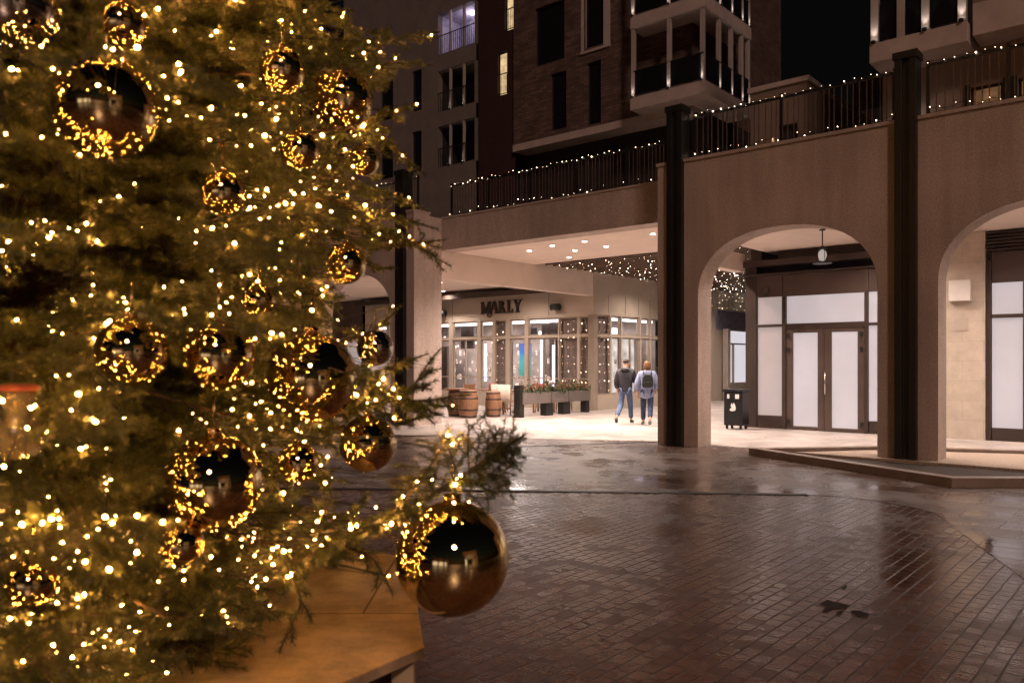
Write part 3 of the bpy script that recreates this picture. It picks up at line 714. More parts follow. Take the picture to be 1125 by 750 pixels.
# shops behind the left arcade
for i, (a, b, mt, lab) in enumerate(((-24.5,-20.2,'filmdim','shop behind the left arcade with a dim frosted window'),(-33.0,-24.8,'film','shop behind the left arcade with bright white panes'),(-42,-33.3,'filmdim','last shop behind the left arcade'))):
    r = aroot('shopfront', lab, 'shopfront', a, 8.4, 0)
    m = MB(); w = b-a; nb = max(2, round(w/1.4)); hs = [(0.12+k*(w-0.1)/nb, 0.02+(k+1)*(w-0.1)/nb, 0.35, 2.7) for k in range(nb)]
    holes_wall(m, 0, w, 0, 4.41, hs, 0, 0.12); m.build('wall', M['bronze2'] if i != 1 else M['fascia'], r)
    for h in hs: MB().box(h[0],h[1],0.125,0.14,h[2],h[3]).build('pane', M[mt], r)
r = aroot('advert_screen', 'glowing blue screen behind the left arcade glimpsed through the tree', 'screen', -31.6, 8.3, 1.0)
MB().box(-0.65,0.65,0,0.06,0,1.7).build('display', M['screen'], r); MB().box(-0.70,0.70,0.061,0.09,-1.0,1.75).build('stand', M['black'], r)

# ---------------------------------------------------------------- terrace railings with lights
def railing(u0, u1, v, z, label, nbar, posts, ends=True):
    r = aroot('railing', label, 'railing', u0, v, z, 'terrace railings'); L = u1-u0
    MB().box(0,L,-0.025,0.025,0.86,0.90).build('top_rail', M['black'], r); MB().box(0,L,-0.02,0.02,0.06,0.09).build('bottom_rail', M['black'], r)
    m = MB(); rr = random.Random(int(u0*100))
    n = int(L/nbar)
    for i in range(n):
        x = (i+0.5)*L/n + rr.uniform(-.02,.02); m.box(x-0.007,x+0.007,-0.008,0.008,0.0901,0.8599)
    m.build('bars', mat('railing_bar', (0.15,0.105,0.09), 0.4, 0.3), r)
    for p in posts: MB().box(p-0.025,p+0.025,-0.026,0.026,0.0,0.95).build('post', M['black'], r)
    return r
def rail_lights(u0, u1, v, z, label, step, me):
    for (zz, amp, st, dens) in ((0.90, 0.03, step, 0.92), (0.13, 0.05, step*1.15, 0.75)):
        pts = []; B = []; n = int((u1-u0)/st)
        for i in range(n+1):
            u = u0+(u1-u0)*i/n; y = v-0.035; h = z+zz+random.uniform(-amp,amp)
            pts.append(W(u,y,h))
            if random.random() < dens: B.append(W(u+random.uniform(-.04,.04), y-0.015, h+random.uniform(-.02,.02)))
        string_lights(label + (' top rail' if zz > 0.5 else ' foot'), pts, B, me, 'fairy lights on the terrace railings', 0.005)
Z0 = TOP+0.06
railing(0.25,3.98,0.28,Z0,'dark slim bar railing between the first two black arcade posts',0.105,[0.02,1.75,3.70])
rail_lights(0.3,3.95,0.28,Z0,'fairy lights between the first two arcade posts along the railing',0.13,BM_H)
railing(4.44,8.20,0.28,Z0,'dark slim bar railing right of the second black arcade post',0.105,[0.02,1.15,2.0,3.7])
rail_lights(4.46,8.1,0.28,Z0,'fairy lights right of the second arcade post along the railing',0.13,BM_H)
railing(-7.62,-0.5,1.34,5.575,'long dark bar railing on top of the passage bridge',0.10,[0.02,1.4,2.8,4.2,5.6,7.0])
rail_lights(-7.6,-0.5,1.34,5.575,'fairy lights across the bridge along its railing',0.15,BM_H)
railing(-20.5,-7.75,0.28,Z0,'dark bar railing above the left arcade behind the tree',0.11,[0.0,4.2,8.4,12.7])
rail_lights(-20.4,-7.8,0.28,Z0,'fairy lights above the left arcade along the railing',0.2,BM_H)
# dark screen behind the bridge railing, one solid box
r = aroot('dark_screen', 'dark screen standing behind the bridge railing', 'planter', -4.2, 2.6, 5.402); MB().box(-3.3,3.3,-0.15,0.15,0,0.75).build('box', M['voidwall'], r)

# ---------------------------------------------------------------- apartment buildings
def window(parent, x0, x1, z0, z1, y=0.0, frame='whiteframe', pm='darkglass', t=0.06, depth=0.16, axis='x', rail=False, mull=False):
    f = MB()
    def B(a0,a1,b0,b1,c0,c1):
        if axis == 'x': f.box(a0,a1,b0,b1,c0,c1)
        else: f.box(-b1,-b0,a0,a1,c0,c1)
    B(x0+.002,x0+t,y+depth-.06,y+depth,z0,z1); B(x1-t,x1-.002,y+depth-.06,y+depth,z0,z1); B(x0+t,x1-t,y+depth-.06,y+depth,z1-t,z1-.002); B(x0+t,x1-t,y+depth-.06,y+depth,z0+.002,z0+t)
    if mull: B((x0+x1)/2-.025,(x0+x1)/2+.025,y+depth-.06,y+depth,z0+t,z1-t)
    fo = f.build('window', M[frame], parent)
    g = MB()
    if axis == 'x': g.box(x0+t,x1-t,y+depth-.03,y+depth-.02,z0+t,z1-t)
    else: g.box(-(y+depth-.02),-(y+depth-.03),x0+t,x1-t,z0+t,z1-t)
    g.build('pane', M[pm], fo)
    if rail:
        q = MB(); n = max(4,int((x1-x0)/0.1))
        q.box(x0,x1,y-0.03,y-0.005,z0+0.92,z0+0.96); q.box(x0,x1,y-0.03,y-0.005,z0+0.03,z0+0.06)
        for i in range(n+1): q.box(x0+(x1-x0)*i/n-0.008,x0+(x1-x0)*i/n+0.008,y-0.025,y-0.01,z0+0.061,z0+0.919)
        q.build('guard_rail', M['black'], fo)
    return fo
def uplight(parent_loc, uo, vo, z, e=3.0, label='', group=''):
    r = aroot('uplight', label, 'uplight', uo, vo, z, group)
    MB().lathe([(0.05,0.0),(0.05,0.05)],10).build('housing', M['black'], r)
    MB().lathe([(0.036,0.051),(0.036,0.055)],10).build('lens', M['upface'], r)
    lamp('SPOT','uplight_lamp',(0,0,0.07),e*3,(1.0,0.88,0.80),r,0.03,R(70),0.6,(PI,0,0))
# brick building
bb = aroot('brick_building', 'brown brick apartment block with dark tall windows above the passage', 'apartment building', -15.0, 12.6, 5.6)
wins = [(-12.92,-12.10,11.44,13.83,'darkglass'),(-11.04,-10.37,11.30,13.84,'darkglass'),(-11.20,-10.22,14.45,17.6,'darkglass'),(-13.76,-12.20,14.35,16.85,'darkglass'),(-14.3,-13.5,17.5,19.8,'darkglass'),(-12.9,-12.1,17.6,19.8,'darkglass')]
H = [(a+15,b+15,c-5.6,d-5.6) for a,b,c,d,_ in wins]
m = MB(); holes_wall(m, 0.0, 8.7, 5.6, 18.0, H, 0, 0.2); m.build('wall', M['brickwall'], bb)
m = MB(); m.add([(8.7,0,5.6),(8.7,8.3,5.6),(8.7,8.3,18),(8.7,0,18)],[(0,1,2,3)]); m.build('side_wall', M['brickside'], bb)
MB().box(0.0,8.7,0.25,8.3,17.9,18.0).build('roof', M['darkwall'], bb)
MB().box(-2,8.68,0.9,8.2,0.0,5.58).build('base_storey', M['voidwall'], bb)
MB().box(0,8.7,-0.04,0.88,5.30,5.598).build('band', M['balcony'], bb)
for (a,b,c,d), w in zip(H, wins):
    fo = window(bb, a, b, c, d, 0.0, 'whiteframe' if w[2] in (14.45,) else 'bronze', w[4], 0.05)
    if w[2] == 14.45:
        MB().box(a-0.12,a-0.002,-0.05,0.1,c-0.1,d+0.1).box(b+0.002,b+0.30,-0.05,0.1,c-0.1,d+0.1).box(a-0.14,b+0.32,-0.07,0.1,c-0.2,c-0.102).build('surround', M['balcony'], fo)
# balconies wrapping its corner
def wrap_balcony(z, label, n):
    r = aroot('balcony', label, 'balcony', -8.37, 11.6, z, 'wraparound balconies of the brick block')
    MB().box(0,3.07,0,0.998,-0.47,0.0).box(2.075,3.07,0.999,3.9,-0.47,0.0).build('slab', M['balcony'], r, bev=0.015)
    cm = [(0.10,0.10),(1.62,0.10),(2.93,0.12)]
    cs = [(2.96,1.3),(2.96,2.3),(2.96,3.2),(2.96,3.8)]
    for x,y in cm+cs: MB().box(x-0.07,x+0.07,y-0.07,y+0.07,0.0,2.57).build('column', M['column'], r)
    q = MB()
    q.box(0.2,2.9,0.05,0.07,0.08,0.95); q.box(3.0,3.02,0.3,3.8,0.08,0.95)
    q.build('guard_panel', M['darkglass'], r)
    MB().box(0.1,3.0,0.03,0.08,0.951,1.0).box(2.98,3.03,0.2,3.85,0.951,1.0).build('hand_rail', M['black'], r)
    for x,y in cm: uplight(None, -8.37+x, 11.6+y-0.13, z, 2.4, 'small uplight at a column foot on the front of the brick block balcony', 'column uplights')
    for x,y in cs: uplight(None, -8.37+x+0.13, 11.6+y, z, 2.4, 'small uplight at a column foot on the side of the brick block balcony', 'column uplights')
wrap_balcony(11.60,'pale corner balcony with lit columns, lower of the two on the brick block',0)
wrap_balcony(14.65,'pale corner balcony with lit columns, upper of the two on the brick block',1)
# maroon stair strip and pale loggia block
mb = aroot('stairwell_tower', 'narrow dark maroon facade strip with two lit windows left of the brick block', 'tower', -17.24, 12.75, 5.6)
lit = [(-16.05,-15.50,13.62,15.55,'warmwin'),(-15.62,-15.08,16.42,18.4,'warmwin')]
m = MB(); H = [(a+17.24,b+17.24,c-5.6,d-5.6) for a,b,c,d,_ in lit]; holes_wall(m,0.002,2.238,0,18,H,0,0.2); m.build('wall', M['maroon'], mb)
for h in H: window(mb,*h,0.0,'bronze','warmwin',0.05,rail=True)
lb = aroot('loggia_building', 'grey apartment block with open loggias left of the maroon strip', 'apartment building', -27.0, 12.6, 5.6)
ops = []
for z in (10.97,13.62,16.35): ops += [(-19.75+27,-17.35+27,z-5.6,z-5.6+1.95)]
far = [(-21.6+27,-20.9+27,11-5.6,13-5.6),(-21.6+27,-20.9+27,14-5.6,16-5.6),(-24+27,-23+27,11-5.6,13-5.6),(-24+27,-23+27,14-5.6,16-5.6)]
m = MB(); holes_wall(m,0,9.758,0,18,ops+far,0,0.3); m.build('wall', M['paleblock'], lb)
for h in far: window(lb,*h,0,'bronze','darkglass',0.05)
for i,(a,b,c,d) in enumerate(ops):
    q = MB(); q.box(a,b,1.5,1.52,c,d); q.box(a-0.02,a-0.001,0.3,1.5,c,d); q.box(b+0.001,b+0.02,0.3,1.5,c,d); q.box(a,b,0.3,1.5,d+0.002,d+0.03); q.box(a,b,0.3,1.5,c-0.03,c-0.002)
    fo = q.build('loggia', mat('loggia_room',(0.5,0.46,0.55),0.8) if i == 2 else M['voidwall'], lb)
    w = MB(); w.box(a,b,-0.03,-0.005,c+0.85,c+0.89)
    for k in range(19): x = a+0.06+(b-a-0.12)*k/18; w.box(x-0.01,x+0.01,-0.025,-0.01,c,c+0.85)
    w.build('guard_rail', M['black'], fo)
    for x in (a+(b-a)*0.33, a+(b-a)*0.70): MB().box(x-0.05,x+0.05,0.02,0.12,c,d).build('column', M['column'], fo)
    if i == 2: lamp('POINT','loggia_lamp',(a+1.4,0.9,d-0.25),14,(0.88,0.78,1.0),lb,0.08); MB().lathe([(0.12,0),(0.12,0.06)],14,(a+1.4,0.9,d-0.07)).build('ceiling_lamp', emit('loggia_globe',(0.85,0.8,1),6,False), fo)
    else:
        for x in (a+(b-a)*0.33, a+(b-a)*0.70): uplight(None,-27+x,12.6-0.06,5.6+c,2.0,'small uplight at a column foot in the dark loggias of the grey block','column uplights')
    if i == 1: MB().box(b-1.0,b-0.1,1.46,1.495,c+0.7,d-0.15).build('lit_window', M['warmwin'], fo)

# penthouse block, dark tower and right building above the arcade terrace
pb = aroot('penthouse', 'low tan penthouse with a flat roof and dark door behind the railing', 'building', 0.37, 6.0, 5.55)
m = MB(); holes_wall(m,-1.5,0.0,0,3.2,[(-0.75,-0.25,0.0,2.2)],0,0.15); m.build('wall', M['tanwall'], pb)
m = MB(); m.add([(0,0,0),(0,6,0),(0,6,3.2),(0,0,3.2)],[(0,1,2,3)]); m.build('side_wall', M['tanwall'], pb)
MB().box(-1.56,0.06,-0.06,6,3.2,3.32).build('roof', M['balcony'], pb)
MB().box(-0.75,-0.25,0.14,0.16,0,2.2).build('door', M['voidwall'], pb)
MB().box(-0.9,-0.86,-0.05,-0.002,1.0,1.9).build('wall_light', emit('slim_wall_light',(1.0,0.62,0.3),0.5,False), pb)
tb = aroot('tower_block', 'very dark apartment tower behind the penthouse with one black window', 'apartment building', -0.8, 17.0, 5.55)
m = MB(); holes_wall(m,-0.0,9,0,12.3,[(1.2,2.6,5.9,7.5)],0,0.2); m.build('wall', M['darkwall'], tb); window(tb,1.2,2.6,5.9,7.5,0,'bronze','darkglass',0.05)
MB().box(-0.2,5,-3.0,-0.01,4.6,4.8).box(-0.2,5,-3.0,-2.95,4.801,5.6).build('balcony', M['voidwall'], tb)
rbd = aroot('terrace_house', 'right apartment block with uplit balcony columns above the second arch', 'apartment building', 2.4, 4.15, 5.55)
MB().box(0.0,1.89,0.0,2.0,2.60,3.02).build('balcony_slab', M['balcony'], rbd, bev=0.015)
m = MB(); holes_wall(m,0.0,9,0,12.4,[(1.75,2.35,0.02,1.95),(2.62,3.9,0.02,1.95)],1.0,0.2); 
m.build('wall', M['tanwall'], rbd)
for a,b in ((1.75,2.35),(2.62,3.9)): window(rbd,a,b,0.02,1.95,1.0,'black','dimwin',0.05,mull=False)
m = MB(); m.box(2.36,2.61,0.95,0.999,0,2.0); m.box(1.66,1.749,0.95,0.999,0,2.0); m.build('window_jamb', M['black'], rbd)
m = MB(); m.add([(0,1.0,0),(0,8,0),(0,8,12.4),(0,1.0,12.4)],[(0,1,2,3)]); m.build('side_wall', M['darkwall'], rbd)
MB().box(1.95,6,0.2,0.99,2.75,3.4).build('canopy', M['balcony'], rbd)
MB().box(0.15,1.8,0.97,0.999,3.1,5.4).build('balcony_door', M['voidwall'], rbd)
for x in (0.09,0.62,1.10,1.78): MB().box(x-0.075,x+0.075,0.05,0.2,3.02,6.3).build('column', M['column'], rbd)
MB().box(0.2,1.7,0.1,0.12,3.1,3.95).build('guard_panel', M['darkglass'], rbd)
for x in (0.09,1.10,1.78): uplight(None, 2.4+x, 4.15-0.02, 8.57, 2.6, 'small uplight at a column foot on the right block balcony', 'column uplights')
r = aroot('wall_lantern', 'small glowing white wall lantern beside the second black post on the terrace', 'wall lamp', 3.02, 4.9, 7.0)
MB().box(-0.05,0.05,-0.09,0.0,0,0.22).build('glass', emit('terrace_lantern',(1.0,0.92,0.85),5,True), r); MB().box(-0.06,0.06,-0.02,0.249,-0.04,-0.002).build('bracket', M['black'], r)

# ---------------------------------------------------------------- terrace furniture
def barrel(u, v, label, h=0.80, r=0.29, plant=False):
    t = aroot('barrel', label, 'barrel', u, v, 0, 'wooden barrels by the restaurant terrace')
    prof = [(r*(0.80+0.20*math.sin(PI*i/12)), h*i/12) for i in range(13)]
    MB().lathe(prof, 22).build('staves', M['barrelwood'], t)
    for z in (0.06,0.24,0.56,0.74):
        k = r*(0.80+0.20*math.sin(PI*z/0.8))+0.006
        MB().lathe([(k,(z-0.02)*h/0.8),(k,(z+0.02)*h/0.8)], 22).build('hoop', M['iron'], t)
    if plant: MB().lathe([(r*0.9,h+0.001),(r*1.25,h+0.04),(r*1.25,h+0.06)],22).build('top', M['barrelwood'], t)
    return t
barrel(-8.62,3.05,'wooden barrel, larger of the pair in front of the terrace chairs',0.84,0.31)
barrel(-8.33,3.85,'wooden barrel, smaller one standing right beside the larger barrel',0.78,0.25)
barrel(-9.35,3.30,'wooden barrel with a round table top, leftmost, beside the pine twigs',0.80,0.29,True)
def leaves(m, c, rx, ry, rz, n, s, rr):
    for _ in range(n):
        p = Vector((c[0]+rr.gauss(0,rx), c[1]+rr.gauss(0,ry), c[2]+abs(rr.gauss(0,rz))))
        q = Quaternion((rr.uniform(-1,1),rr.uniform(-1,1),rr.uniform(-1,1),rr.uniform(-1,1))).normalized()
        a, b = q @ Vector((s,0,0)), q @ Vector((0,s*0.5,0))
        m.add([p-a, p-b, p+a, p+b], [(0,1,2,3)])
RL = random.Random(3)
for i,(v0,v1,tall,lab) in enumerate(((4.05,5.42,True,'raised grey planter trough with a tall dark end post, nearest the barrels'),(5.46,6.32,False,'middle raised grey planter trough with dried orange flowers'),(6.36,7.55,False,'raised grey planter trough nearest the restaurant corner'))):
    t = aroot('planter', lab, 'planter', -7.50, v0, 0, 'raised planters along the terrace'); L = v1-v0
    MB().box(-0.17,0.17,0.02,L-0.02,0.40,0.74).build('trough', M['planter'], t, bev=0.008)
    MB().cbox(0,0.02,0,0.24,0.20,0.97 if tall else 0.399).build('leg', M['black'], t, bev=0.006)
    MB().cbox(0.0,L-0.10,0,0.24,0.18,0.399).build('leg', M['black'], t, bev=0.006)
    m = MB(); m2 = MB()
    for k in range(5):
        y = 0.12+(L-0.24)*k/4
        leaves(m,(0,y,0.72),0.10,0.09,0.13,90,0.045,RL)
        if (k+i)%2 == 0: leaves(m2,(0,y,0.80),0.07,0.07,0.12,60,0.035,RL)
    m.build('plants', M['leafdark'], t); m2.build('flowers', M['flower'], t)
def chair(u, v, rot, label, cover):
    t = aroot('chair', label, 'chair', u, v, 0, 'chairs on the restaurant terrace', rot)
    MB().box(-0.23,0.23,-0.23,0.23,0.43,0.47).build('seat', M['chairwood'], t, bev=0.006)
    for sx in (-1,1):
        MB().tube([(sx*0.21,-0.21,0),(sx*0.20,-0.20,0.43)],0.018,6).build('leg', M['chairwood'], t)
        MB().tube([(sx*0.21,0.24,0),(sx*0.20,0.20,0.45),(sx*0.20,0.27,0.92)],0.018,6).build('leg', M['chairwood'], t)
        MB().tube([(sx*0.23,-0.19,0.47),(sx*0.24,-0.19,0.66),(sx*0.23,0.24,0.68)],0.016,6).build('armrest', M['chairwood'], t)
    MB().box(-0.19,0.19,0.235,0.26,0.55,0.92).build('backrest', M['chairwood'], t, bev=0.006)
    MB().tube([(-0.2,-0.2,0.2),(0.2,-0.2,0.2)],0.012).tube([(-0.2,0.2,0.2),(0.2,0.2,0.2)],0.012).build('stretcher', M['chairwood'], t)
    if cover:
        b = aroot('blanket', 'cream blanket' if cover == 'cloth' else 'red blanket', 'blanket', u, v, 0, None, rot)
        nx = 9; pts = []
        for i in range(nx+1):
            x = -0.225+0.45*i/nx
            pts.append([(x,0.30+0.012*math.sin(i*2.1),0.42+0.02*math.sin(i*1.7)),(x,0.292+0.01*math.sin(i*1.3),0.70),(x,0.285,0.94),(x,0.22,0.945),(x,0.205,0.72+0.01*math.cos(i))])
        m = MB(); m.add([p for r_ in pts for p in r_], [(i*5+j,(i+1)*5+j,(i+1)*5+j+1,i*5+j+1) for i in range(nx) for j in range(4)], True)
        o = m.build('cloth', M[cover], b); so = o.modifiers.new('thickness','SOLIDIFY'); so.thickness = 0.012
        return t, b
    return t, None
FACE = R(180-10)
c1, b1 = chair(-8.55,4.72,R(200),'wooden terrace armchair under a cream blanket, nearest the planter troughs','cloth'); b1['label'] = 'cream blanket over the chair back nearest the planter troughs'
c1, b1 = chair(-9.05,5.05,R(190),'wooden terrace armchair under a cream blanket, behind the smaller barrel','cloth'); b1['label'] = 'cream blanket over the chair back behind the smaller barrel'
c1, b1 = chair(-9.9,5.9,R(150),'wooden terrace armchair with a red blanket behind the barrels','redcloth'); b1['label'] = 'red blanket on the chair behind the barrels'
c1, b1 = chair(-8.5,6.6,R(170),'wooden terrace armchair with a red blanket behind the planter troughs','redcloth'); b1['label'] = 'red blanket on the chair behind the planter troughs'
chair(-10.7,5.2,R(30),'bare wooden terrace armchair at the left table',None)
chair(-8.4,7.5,R(20),'bare wooden terrace armchair by the restaurant window',None)
def table(u, v, label):
    t = aroot('cafe_table', label, 'table', u, v, 0, 'tables on the restaurant terrace')
    MB().box(-0.38,0.38,-0.38,0.38,0.72,0.75).build('tabletop', M['chairwood'], t, bev=0.006)
    for sx in (-1,1):
        for sy in (-1,1): MB().cbox(sx*0.33,sy*0.33,0,0.05,0.05,0.719).build('leg', M['chairwood'], t)
    return t
table(-8.9,5.75,'square wooden table between the cream and red blanketed chairs'); table(-10.4,5.95,'square wooden table at the left end of the terrace'); table(-8.6,7.1,'square wooden table close to the restaurant corner window')
def vase(u, v, label, h=0.22):
    t = aroot('table_lamp', label, 'table lamp', u, v, 0.751); MB().lathe([(0.05,0),(0.05,0.015),(0.012,0.03),(0.012,h*0.6)],14).build('base', M['steel'], t); MB().lathe([(0.075,h*0.6),(0.05,h)],14).build('lamp_shade', M['whitebox'], t)
vase(-8.95,5.7,'small white table lamp on the table between blanketed chairs'); vase(-8.55,7.0,'small white table lamp on the corner table',0.3); vase(-8.75,7.2,'white cup shaped lamp at the far edge of the corner table',0.26)

# ---------------------------------------------------------------- people
def skin(name, verts, edges, radii, m, parent, root_i=0, sub=2):
    me = bpy.data.meshes.new(name); me.from_pydata([Vector(v) for v in verts], edges, []); me.materials.append(m)
    o = bpy.data.objects.new(name, me); COL.objects.link(o)
    if parent is not None: o.parent = parent
    sk = o.modifiers.new('skin','SKIN'); sk.use_smooth_shade = True
    if not me.skin_vertices: 
        try: me.skin_vertices.new()
        except Exception: me.attributes.new('skin','FLOAT',"POINT")
    for i, r_ in enumerate(radii):
        d = me.skin_vertices[0].data[i]; d.radius = r_ if isinstance(r_, tuple) else (r_, r_); d.use_root = (i == root_i)
    ss = o.modifiers.new('sub','SUBSURF'); ss.levels = sub; ss.render_levels = sub
    return o
def hand(verts, edges, rad, wrist_i, wrist, d, side):
    d = Vector(d).normalized(); s = d.cross(Vector((0,1,0.1))).normalized()
    if s.length < .1: s = Vector((1,0,0))
    p = len(verts); palm = Vector(wrist)+d*0.06; verts.append(tuple(palm)); rad.append((0.038,0.018)); edges.append((wrist_i,p))
    for k, ln in ((-1.5,0.062),(-0.5,0.075),(0.5,0.080),(1.5,0.070)):
        a = palm + s*0.017*k + d*0.03; b = a + d*ln*0.55 + Vector((0,0.008,0)); c = b + d*ln*0.42 + Vector((0,0.016,0))
        q = len(verts); verts += [tuple(a),tuple(b),tuple(c)]; rad += [0.0095,0.0085,0.007]; edges += [(p,q),(q,q+1),(q+1,q+2)]
    a = Vector(wrist)+d*0.025 + s*side*0.035; b = a + d*0.035 + s*side*0.015
    q = len(verts); verts += [tuple(a),tuple(b)]; rad += [0.011,0.009]; edges += [(wrist_i,q),(q,q+1)]
def person(label, loc, rz, J, tall, mats):
    """J: joints in local metres, y forward (walking direction)."""
    t = root('person', label, 'person', loc, rz)
    V = []; Ed = []; Rd = []
    def a(p, r_, link=None):
        V.append(tuple(p)); Rd.append(r_)
        if link is not None: Ed.append((link, len(V)-1))
        return len(V)-1
    pel = a(J['pelvis'],(0.15,0.11)); wa = a(J['waist'],(0.135,0.095),pel); ch = a(J['chest'],(0.155,0.105),wa); nb = a(J['neck'],(0.065,0.062),ch)
    hb = a(J['skull'],(0.072,0.080),nb); hm = a(J['headmid'],(0.080,0.098),hb); ht = a(J['headtop'],(0.050,0.062),hm)
    a(J['nose'],0.014,hm)
    for sgn, k in ((-1,'l'),(1,'r')):
        s_ = a(J['sh'+k],0.062,ch); e_ = a(J['el'+k],0.043,s_); w_ = a(J['wr'+k],0.030,e_)
        d = Vector(J['wr'+k])-Vector(J['el'+k]); hand(V,Ed,Rd,w_,J['wr'+k],d,-sgn)
        h_ = a(J['hip'+k],0.085,pel); kn = a(J['kn'+k],0.056,h_); an = a(J['an'+k],0.038,kn); a(J['to'+k],(0.035,0.028),an)
    skin('body',V,Ed,Rd,mats['skin'],t,0,1)
    # jacket
    jv = [J['hem'],J['waist'],J['chest'],J['collar']]; je = [(0,1),(1,2),(2,3)]; jr = [(0.205,0.165),(0.195,0.160),(0.205,0.165),(0.10,0.095)]
    for k in 'lr':
        i = len(jv); mid = (Vector(J['el'+k])*0.2+Vector(J['wr'+k])*0.8)
        jv += [J['sh'+k],J['el'+k],tuple(mid)]; je += [(2,i),(i,i+1),(i+1,i+2)]; jr += [0.100,0.084,0.066]
    skin('jacket',jv,je,jr,mats['jacket'],t,1,2)
    lv = [J['pelvis']]; le = []; lr = [(0.135,0.105)]
    for k in 'lr':
        i = len(lv); an = Vector(J['an'+k]); kn = Vector(J['kn'+k])
        lv += [J['hip'+k],J['kn'+k],tuple(an*0.9+kn*0.1)]; le += [(0,i),(i,i+1),(i+1,i+2)]; lr += [0.102,0.076,0.066]
    skin('jeans',lv,le,lr,mats['jeans'],t,0,2)
    for k in 'lr':
        an = Vector(J['an'+k]); to = Vector(J['to'+k]); d = (to-an)
        skin('shoe',[tuple(an+Vector((0,-0.035,-0.02))),tuple(an+d*0.5+Vector((0,0,-0.012))),tuple(to)],[(0,1),(1,2)],[(0.048,0.050),(0.048,0.042),(0.046,0.030)],mats['shoe'],t,0,2)
    return t
# man: walking away and to the right, head turned right
Jm = dict(pelvis=(0,0,0.93),waist=(0,0.01,1.08),chest=(0,0.02,1.30),neck=(0.0,0.04,1.46),collar=(0,0.03,1.47),skull=(0.01,0.06,1.55),headmid=(0.015,0.075,1.635),headtop=(0.015,0.07,1.71),nose=(0.10,0.13,1.62),
  hem=(0,0,0.83),shl=(-0.185,0.02,1.38),ell=(-0.24,0.0,1.10),wrl=(-0.23,0.12,0.90),shr=(0.185,0.03,1.38),elr=(0.25,0.02,1.12),wrr=(0.20,0.25,1.24),
  hipl=(-0.09,0,0.89),knl=(-0.12,-0.06,0.49),anl=(-0.20,-0.42,0.20),tol=(-0.20,-0.35,0.05),hipr=(0.09,0,0.89),knr=(0.11,0.20,0.50),anr=(0.12,0.25,0.09),tor=(0.16,0.42,0.04))
pm = person('man seen from behind in a dark quilted hooded jacket and blue jeans, mid stride', W(-3.72,3.98,0.010), R(-14), Jm, 1.72, dict(skin=M['skin'],jacket=M['navy'],jeans=M['denim'],shoe=M['shoe']))
skin('hood',[(-0.11,-0.04,1.45),(0,-0.085,1.43),(0.11,-0.04,1.45)],[(0,1),(1,2)],[0.06,0.075,0.06],M['navy'],pm,1,2)
skin('hair',[(0.005,0.035,1.60),(0.01,0.055,1.68),(0.01,0.07,1.725)],[(0,1),(1,2)],[(0.088,0.088),(0.092,0.10),(0.06,0.07)],M['hatgrey'],pm,0,2)
Jw = dict(pelvis=(0,0,0.90),waist=(0,0.01,1.05),chest=(0,0.02,1.26),neck=(0,0.04,1.41),collar=(0,0.03,1.42),skull=(0,0.05,1.50),headmid=(0.0,0.065,1.585),headtop=(0.0,0.06,1.66),nose=(0.01,0.165,1.57),
  hem=(0,0.0,0.68),shl=(-0.175,0.02,1.33),ell=(-0.26,-0.02,1.07),wrl=(-0.24,0.06,0.84),shr=(0.175,0.02,1.33),elr=(0.25,0.0,1.08),wrr=(0.22,0.14,0.92),
  hipl=(-0.085,0,0.87),knl=(-0.09,0.17,0.48),anl=(-0.09,0.22,0.09),tol=(-0.10,0.37,0.04),hipr=(0.085,0,0.87),knr=(0.08,-0.04,0.47),anr=(0.05,-0.34,0.19),tor=(0.05,-0.28,0.05))
pw = person('woman seen from behind in a pale blue fleece coat and dark jeans', W(-2.98,3.85,0.010), R(-6), Jw, 1.66, dict(skin=M['skin'],jacket=M['fleece'],jeans=M['denim2'],shoe=M['shoegrey']))
skin('hair',[(0,0.0,1.44),(0,0.02,1.54),(0,0.045,1.62),(0,0.06,1.675)],[(0,1),(1,2),(2,3)],[(0.10,0.065),(0.105,0.085),(0.10,0.10),(0.06,0.07)],M['hairb'],pw,0,2)
bp = root('backpack', 'small black backpack on the back of the woman in the pale coat', 'backpack', pw.location + Vector((0,0,1.0)), R(-6))
m = MB(); prof = [(-0.13,0.0),(0.13,0.0),(0.145,0.10),(0.13,0.26),(0.08,0.34),(-0.08,0.34),(-0.13,0.26),(-0.145,0.10)]
m.prism_y(prof,-0.26,-0.13); m.build('bag', M['blackfab'], bp, bev=0.03)
m = MB(); m.prism_y([(-0.09,0.03),(0.09,0.03),(0.09,0.15),(-0.09,0.15)],-0.295,-0.262); m.build('pocket', M['blackfab'], bp, bev=0.012)
for sx in (-1,1): MB().tube([(sx*0.09,-0.14,0.32),(sx*0.11,-0.02,0.43),(sx*0.12,0.13,0.36),(sx*0.14,0.12,0.14),(sx*0.13,-0.13,0.05)],0.017,6).build('strap', M['blackfab'], bp)

# ---------------------------------------------------------------- christmas tree
F = 875.0; EYE = 1.65; CX, HY = 562.5, 398.0           # calibration of the photograph (1125 px wide)
def at(px, py, Y): return Vector(((px-CX)/F*Y, Y, EYE+(HY-py)/F*Y))
TC = Vector((-1.755, 2.86, 0.0)); ZT = 0.75
def RAD(z):
    zs = [0.75,1.0,1.3,1.7,2.2,2.8,3.4,5.0,7.0,8.8,9.4]; rs = [1.45,1.62,1.58,1.46,1.40,1.34,1.25,0.98,0.60,0.18,0.02]
    return float(np.interp(z, zs, rs))
